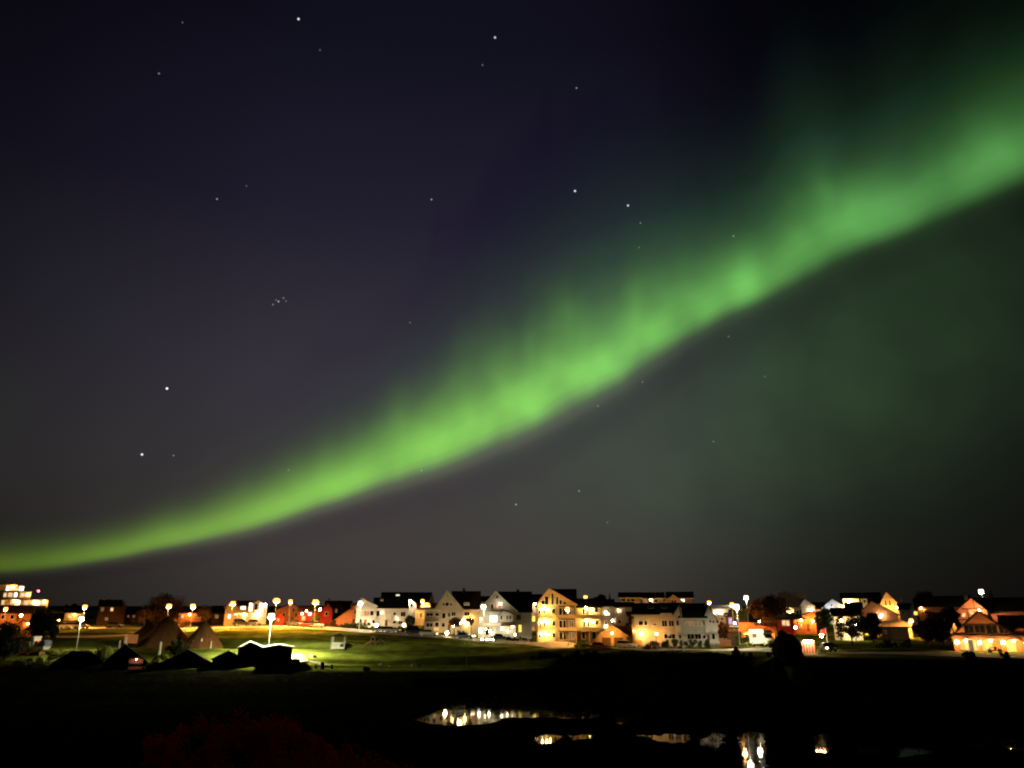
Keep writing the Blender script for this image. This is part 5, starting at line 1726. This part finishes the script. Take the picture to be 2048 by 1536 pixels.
# ------------------------------------------------------------------ things on the lawn
q = P(677, 1292, 170)
z0 = ground(q.x, 170)
hz = zr(1266, 170) - z0
k = 170 / 1565
t = thing('gazebo', 'little white gazebo with a dark pointed roof on the lawn', 'gazebo', (q.x, 170, z0), .1)
w_ = 12 * k
for sx in (-1, 1):
    for sy in (-1, 1):
        MB().box(sx * w_ - .07, sx * w_ + .07, sy * w_ - .07, sy * w_ + .07, -.4, hz * .74).build('post', grey, t)
MB().add([(-w_ * 1.15, -w_ * 1.15, hz * .74), (w_ * 1.15, -w_ * 1.15, hz * .74), (w_ * 1.15, w_ * 1.15, hz * .74), (-w_ * 1.15, w_ * 1.15, hz * .74), (0, 0, hz)], [(3, 2, 1, 0), (0, 1, 4), (1, 2, 4), (2, 3, 4), (3, 0, 4)]).build('roof', roofd, t)
MB().box(-w_, w_ * .35, -w_ - .03, -w_ + .03, .1, hz * .34).box(-w_ - .03, -w_ + .03, -w_ + .1, w_ - .1, .1, hz * .34).box(w_ - .03, w_ + .03, -w_ + .1, w_ - .1, .1, hz * .34).box(-w_ + .1, w_ - .1, w_ - .03, w_ + .03, .1, hz * .34).build('railing', grey, t)
MB().box(-w_ - .1, w_ + .1, -w_ - .1, w_ + .1, -.3, .08).build('floor', concrete, t)

q = P(748, 1297, 171)
z0 = ground(q.x, 171)
k = 171 / 1565
t = thing('play_tower', 'brown wooden climbing frame with slide and arch on the lawn', 'climbing frame', (q.x, 171, z0), .1)
hz = zr(1271, 171) - z0
m = MB()
for sx in (-1, 1):
    for sy in (-1, 1):
        m.tube([(sx * .55 - .35, sy * .5, -.4), (sx * .4 - .35, sy * .4, hz * .85)], [.07, .06], 6)
m.build('tower_leg', wood, t)
MB().box(-.85, .15, -.5, .5, hz * .45, hz * .5).build('platform', wood, t)
MB().add([(-.95, -.6, hz * .8), (.25, -.6, hz * .8), (.25, .6, hz * .8), (-.95, .6, hz * .8), (-.35, 0, hz)], [(3, 2, 1, 0), (0, 1, 4), (1, 2, 4), (2, 3, 4), (3, 0, 4)]).build('roof', brown, t)
MB().add([(-.8, -.3, hz * .5), (-.8, .3, hz * .5), (-2.3, .3, .1), (-2.3, -.3, .1), (-.8, -.3, hz * .45), (-.8, .3, hz * .45), (-2.3, .3, .02), (-2.3, -.3, .02)], [(0, 1, 2, 3), (7, 6, 5, 4), (0, 3, 7, 4), (1, 5, 6, 2)]).build('slide', rust, t)
MB().tube([(.3 + 1.0 + 1.0 * math.cos(math.pi * (1 - i / 10)), -.3, hz * .6 * math.sin(math.pi * i / 10)) for i in range(11)], [.06] * 11, 6).tube([(.3 + 1.0 + 1.0 * math.cos(math.pi * (1 - i / 10)), .3, hz * .6 * math.sin(math.pi * i / 10)) for i in range(11)], [.06] * 11, 6).build('climbing_arch', wood, t)


def rock(label, px, py, Y, w, m, seed, sz=.7, group='stones on the lawn and bank', name='boulder'):
    q = P(px, py, Y)
    z0 = ground(q.x, Y)
    o = MB().ball((0, 0, w * sz * .55), w, 10, sz, .5, seed).build(name, m)
    o.location = (q.x, Y, z0)
    return tag(o, label, 'boulder', group)


rock('white lit boulder where the gravel path meets the lawn', 624, 1312, 157, .42, palest, 1)
rock('dark boulder touching the white lit one', 630, 1314, 156.6, .34, blackst, 2)
rock('pale stone on the lawn, left of a dimmer one', 760, 1327, 150, .36, palest, 3, 1.0)
rock('dim pale stone right of the brighter stone on the lawn', 778, 1329, 149.5, .24, palest, 4)
rock('pale stone next to the dark boulder on the lawn', 826, 1325, 151, .34, palest, 5, 1.0)
rock('dark boulder next to a pale stone on the lawn', 838, 1327, 150.5, .5, blackst, 6, .6)
rock('black boulder at the foot of the lawn', 732, 1342, 142, .7, blackst, 7, .6)
rock('squat black stone on the bank before the van', 1537, 1304, 129, .45, blackst, 8, 1.0)
rock('upright black stone on the bank left of the van', 1501, 1303, 131, .42, blackst, 9, 1.1)
rock('smallest black stone on the bank near the lamp pole', 1487, 1303, 132, .24, blackst, 10, 1.6)
for i, (x, tp, w_, lab) in enumerate(((631, 1329, .20, 'short dim mooring post, left of the thick one'), (644, 1324, .36, 'thickest black mooring post on the shore'), (663, 1329, .18, 'slim black mooring post, right of the thick one'))):
    q = P(x, 1342, 143.5)
    z0 = ground(q.x, 143.5)
    hgt = zr(tp, 143.5) - z0
    t = thing('mooring_post', lab, 'post', (q.x, 143.5, z0), 0, 'mooring posts on the shore')
    MB().lathe((0, 0, 0), [(w_ * 1.1, -.4), (w_, .2), (w_ * .95, hgt - .12)], 10).build('shaft', darkw, t)
    MB().lathe((0, 0, hgt - .118), [(w_ * 1.05, 0), (w_ * 1.0, .08), (w_ * .4, .12)], 10).build('cap', darkw, t)
q = P(933, 1334, 148)
z0 = ground(q.x, 148)
t = thing('flagpole', 'thin dark flagpole standing alone on the lawn', 'flagpole', (q.x, 148, z0))
MB().tube([(0, 0, -.5), (0, 0, zr(1281, 148) - z0)], [.06, .035], 8).build('pole', wood, t)
MB().ball((0, 0, zr(1281, 148) - z0 + .05), .09, 8).build('finial', metal, t)
q = P(1337, 1268, 156)
z0 = ground(q.x, 156)
t = thing('road_sign', 'small pale round road sign on a post before the twin house', 'road sign', (q.x, 156, z0), .1)
MB().tube([(0, 0, -.5), (0, 0, q.z - z0 + .4)], [.045, .045], 8).build('post', metal, t)
MB().tube([(0, -.05, q.z - z0), (0, -.09, q.z - z0)], [.36, .36], 18).build('sign_plate', mat('sign_blue_white', (.66, .70, .82), rough=.4, var=.05), t)
q = P(913, 1275, 187)
z0 = ground(q.x, 187)
t = thing('garden_statue', 'slim pale statue like pillar left of the black car with glaring bonnet', 'statue', (q.x, 187, z0))
MB().lathe((0, 0, 0), [(.3, -.3), (.28, .25), (.16, .3), (.24, .9), (.20, 1.25), (.08, 1.4), (.13, 1.55), (.05, 1.7)], 12).build('figure', whitem, t, True)
MB().box(-.35, .35, -.35, .35, -.4, .12).build('plinth', concrete, t)

# kiosk with bright lamp
q = P(1619, 1306, 129)
z0 = ground(q.x, 129)
k = 129 / 1565 * .93
t = thing('kiosk', 'small boarded kiosk with reddish uprights under a glaring lamp', 'kiosk', (q.x, 129, z0), -.36)
hz = zr(1283, 129) - z0
for i in range(5):
    x0 = (-14 + i * 5.6) * k
    MB().box(x0, x0 + 2.6 * k, -.06, .06, -.5, hz).build('upright', pink, t)
MB().box(-14 * k, 14 * k, .3, .38, -.5, hz).build('back_panel', brown, t)
MB().box(-16 * k, 16 * k, -.5, .6, hz + .003, hz + .16).build('roof', roofd, t)
MB().box(-14 * k, 16 * k, -.5, .2, -.5, .14).build('step', concrete, t)
for x0 in (-7, 0, 7):
    o = MB().box(x0 * k - .05, x0 * k + .05, -.75, -.5, hz + .0, hz + .1).build('lamp_bracket', dark, t)
    MB().ball((x0 * k, -.85, hz - .02), .20, 10).build('lamp_globe', glow(WARM, 22 / (math.pi * .04)), o, True)
q = P(1652, 1262, 141)
z0 = ground(q.x, 141)
hz = q.z - z0
t = thing('flag', 'small red flag hanging on a pole above the warm white lamp', 'flag', (q.x, 141, z0))
MB().tube([(0, 0, -.4), (0, 0, hz + .6)], [.05, .03], 6).build('pole', whitem, t)
m = MB()
vs = []
for i in range(7):
    for j in range(5):
        vs.append((-.05 - i * .16, .07 * math.sin(i * 1.3 + j * .4), hz + .5 - j * .24 - i * .06))
m.add(vs, [(i * 5 + j, i * 5 + j + 1, (i + 1) * 5 + j + 1, (i + 1) * 5 + j) for i in range(6) for j in range(4)]).build('cloth', flagr, t)
# low fences
def fence(label, a, b_, hgt, m, group='garden fences'):
    (xa, Ya), (xb, Yb) = a, b_
    pa, pb = Vector((P(xa, 1290, Ya).x, Ya, 0)), Vector((P(xb, 1290, Yb).x, Yb, 0))
    L = (pb - pa).length
    mid = (pa + pb) / 2
    z0 = ground(mid.x, mid.y)
    t = thing('fence', label, 'fence', (mid.x, mid.y, z0), math.atan2(pb.y - pa.y, pb.x - pa.x), group)
    n = max(2, int(L / 2))
    for i in range(n + 1):
        f = i / n
        w = pa.lerp(pb, f)
        zz = ground(w.x, w.y) - z0
        MB().box(-L / 2 + L * f - .05, -L / 2 + L * f + .05, -.05, .05, zz - .5, zz + hgt).build('post', m, t)
    rl = MB()
    for lv in (.35, .65, .95):
        for i in range(n):
            w0, w1 = pa.lerp(pb, i / n), pa.lerp(pb, (i + 1) / n)
            za, zb_ = ground(w0.x, w0.y) - z0 + hgt * lv, ground(w1.x, w1.y) - z0 + hgt * lv
            rl.tube([(-L / 2 + L * i / n, -.07, za), (-L / 2 + L * (i + 1) / n, -.07, zb_)], [.05, .05], 4)
    rl.build('rail', m, t)


fence('white rail fence before the white gable house', (1012, 184), (1062, 181), .9, trim)
fence('dark rail fence below the apartment balconies', (1112, 179), (1152, 177), 1.0, wood)
fence('brown garden fence beside the kiosk and black hatchback', (1668, 136), (1722, 134), 1.2, brown)
fence('pale garden fence below the dark garage', (1752, 150), (1822, 146), .8, concrete)

# ------------------------------------------------------------------ marsh plants
def blades(name, pts, hgt, m, seed, wid=.03, per=26, spread=.5, bend=.35):
    rn = np.random.RandomState(seed)
    vs, fs = [], []
    for (x, y, z, sc) in pts:
        for k in range(per):
            a = rn.rand() * 6.283
            r = spread * sc * math.sqrt(rn.rand())
            bx0, by0 = x + r * math.cos(a), y + r * math.sin(a)
            h_ = hgt * sc * (.5 + .7 * rn.rand())
            dx, dy = rn.normal() * bend * h_, rn.normal() * bend * h_
            w = wid * (.7 + .6 * rn.rand())
            c, s = math.cos(a) * w, math.sin(a) * w
            o = len(vs)
            vs += [(bx0 - c, by0 - s, z), (bx0 + c, by0 + s, z), (bx0 + dx * .35 + c * .7, by0 + dy * .35 + s * .7, z + h_ * .6),
                   (bx0 + dx * .35 - c * .7, by0 + dy * .35 - s * .7, z + h_ * .6), (bx0 + dx, by0 + dy, z + h_)]
            fs += [(o, o + 1, o + 2, o + 3), (o + 3, o + 2, o + 4)]
    return MB().add(vs, fs).build(name, m)


rn = random.Random(5)
pts = []
for poly, wgt in PONDS:
    wp = [water_px(*p) for p in poly]
    for i in range(len(wp)):
        (xa, ya), (xb, yb) = wp[i], wp[(i + 1) % len(wp)]
        L = math.hypot(xb - xa, yb - ya)
        for k in range(int(L / .9) + 1):
            f = rn.random()
            pts.append((xa + (xb - xa) * f + rn.gauss(0, .5), ya + (yb - ya) * f + rn.gauss(0, .8), -.05, rn.uniform(.3, .9)))
o = blades('marsh_grass', pts, .42, reedm, 3, per=14, wid=.025)
o['kind'] = 'stuff'
# shrub low on the near bank, faint red light put into its leaf colour
t = thing('heather_shrub', 'sprawling shrub with red light put into its colour on the near bank in the lower left corner', 'shrub', (P(560, 1500, 15).x, 15, ground(P(560, 1500, 15).x, 15)))
cl = []
rn = random.Random(9)
x0, z0 = t.location.x, t.location.z
for i in range(150):
    px = rn.uniform(300, 820)
    tp = float(np.interp(px, [300, 400, 500, 560, 640, 720, 820], [1470, 1432, 1422, 1436, 1478, 1508, 1545]))
    Y = rn.uniform(13.5, 16.5)
    py = rn.uniform(tp + 14, 1580)
    q = P(px, py, Y)
    cl.append((q.x - x0, Y - 15, q.z - z0, rn.uniform(.10, .26)))
leaf_mesh('foliage', cl, 150, .028, leafr, t, 4)
st = MB()
for c in cl[::2]:
    st.tube([(c[0] * .75, c[1] * .6, -.3), (c[0] * .9, c[1] * .9, c[2] * .5), (c[0], c[1], c[2])], [.02, .014, .005], 5)
st.build('stem', bark, t)
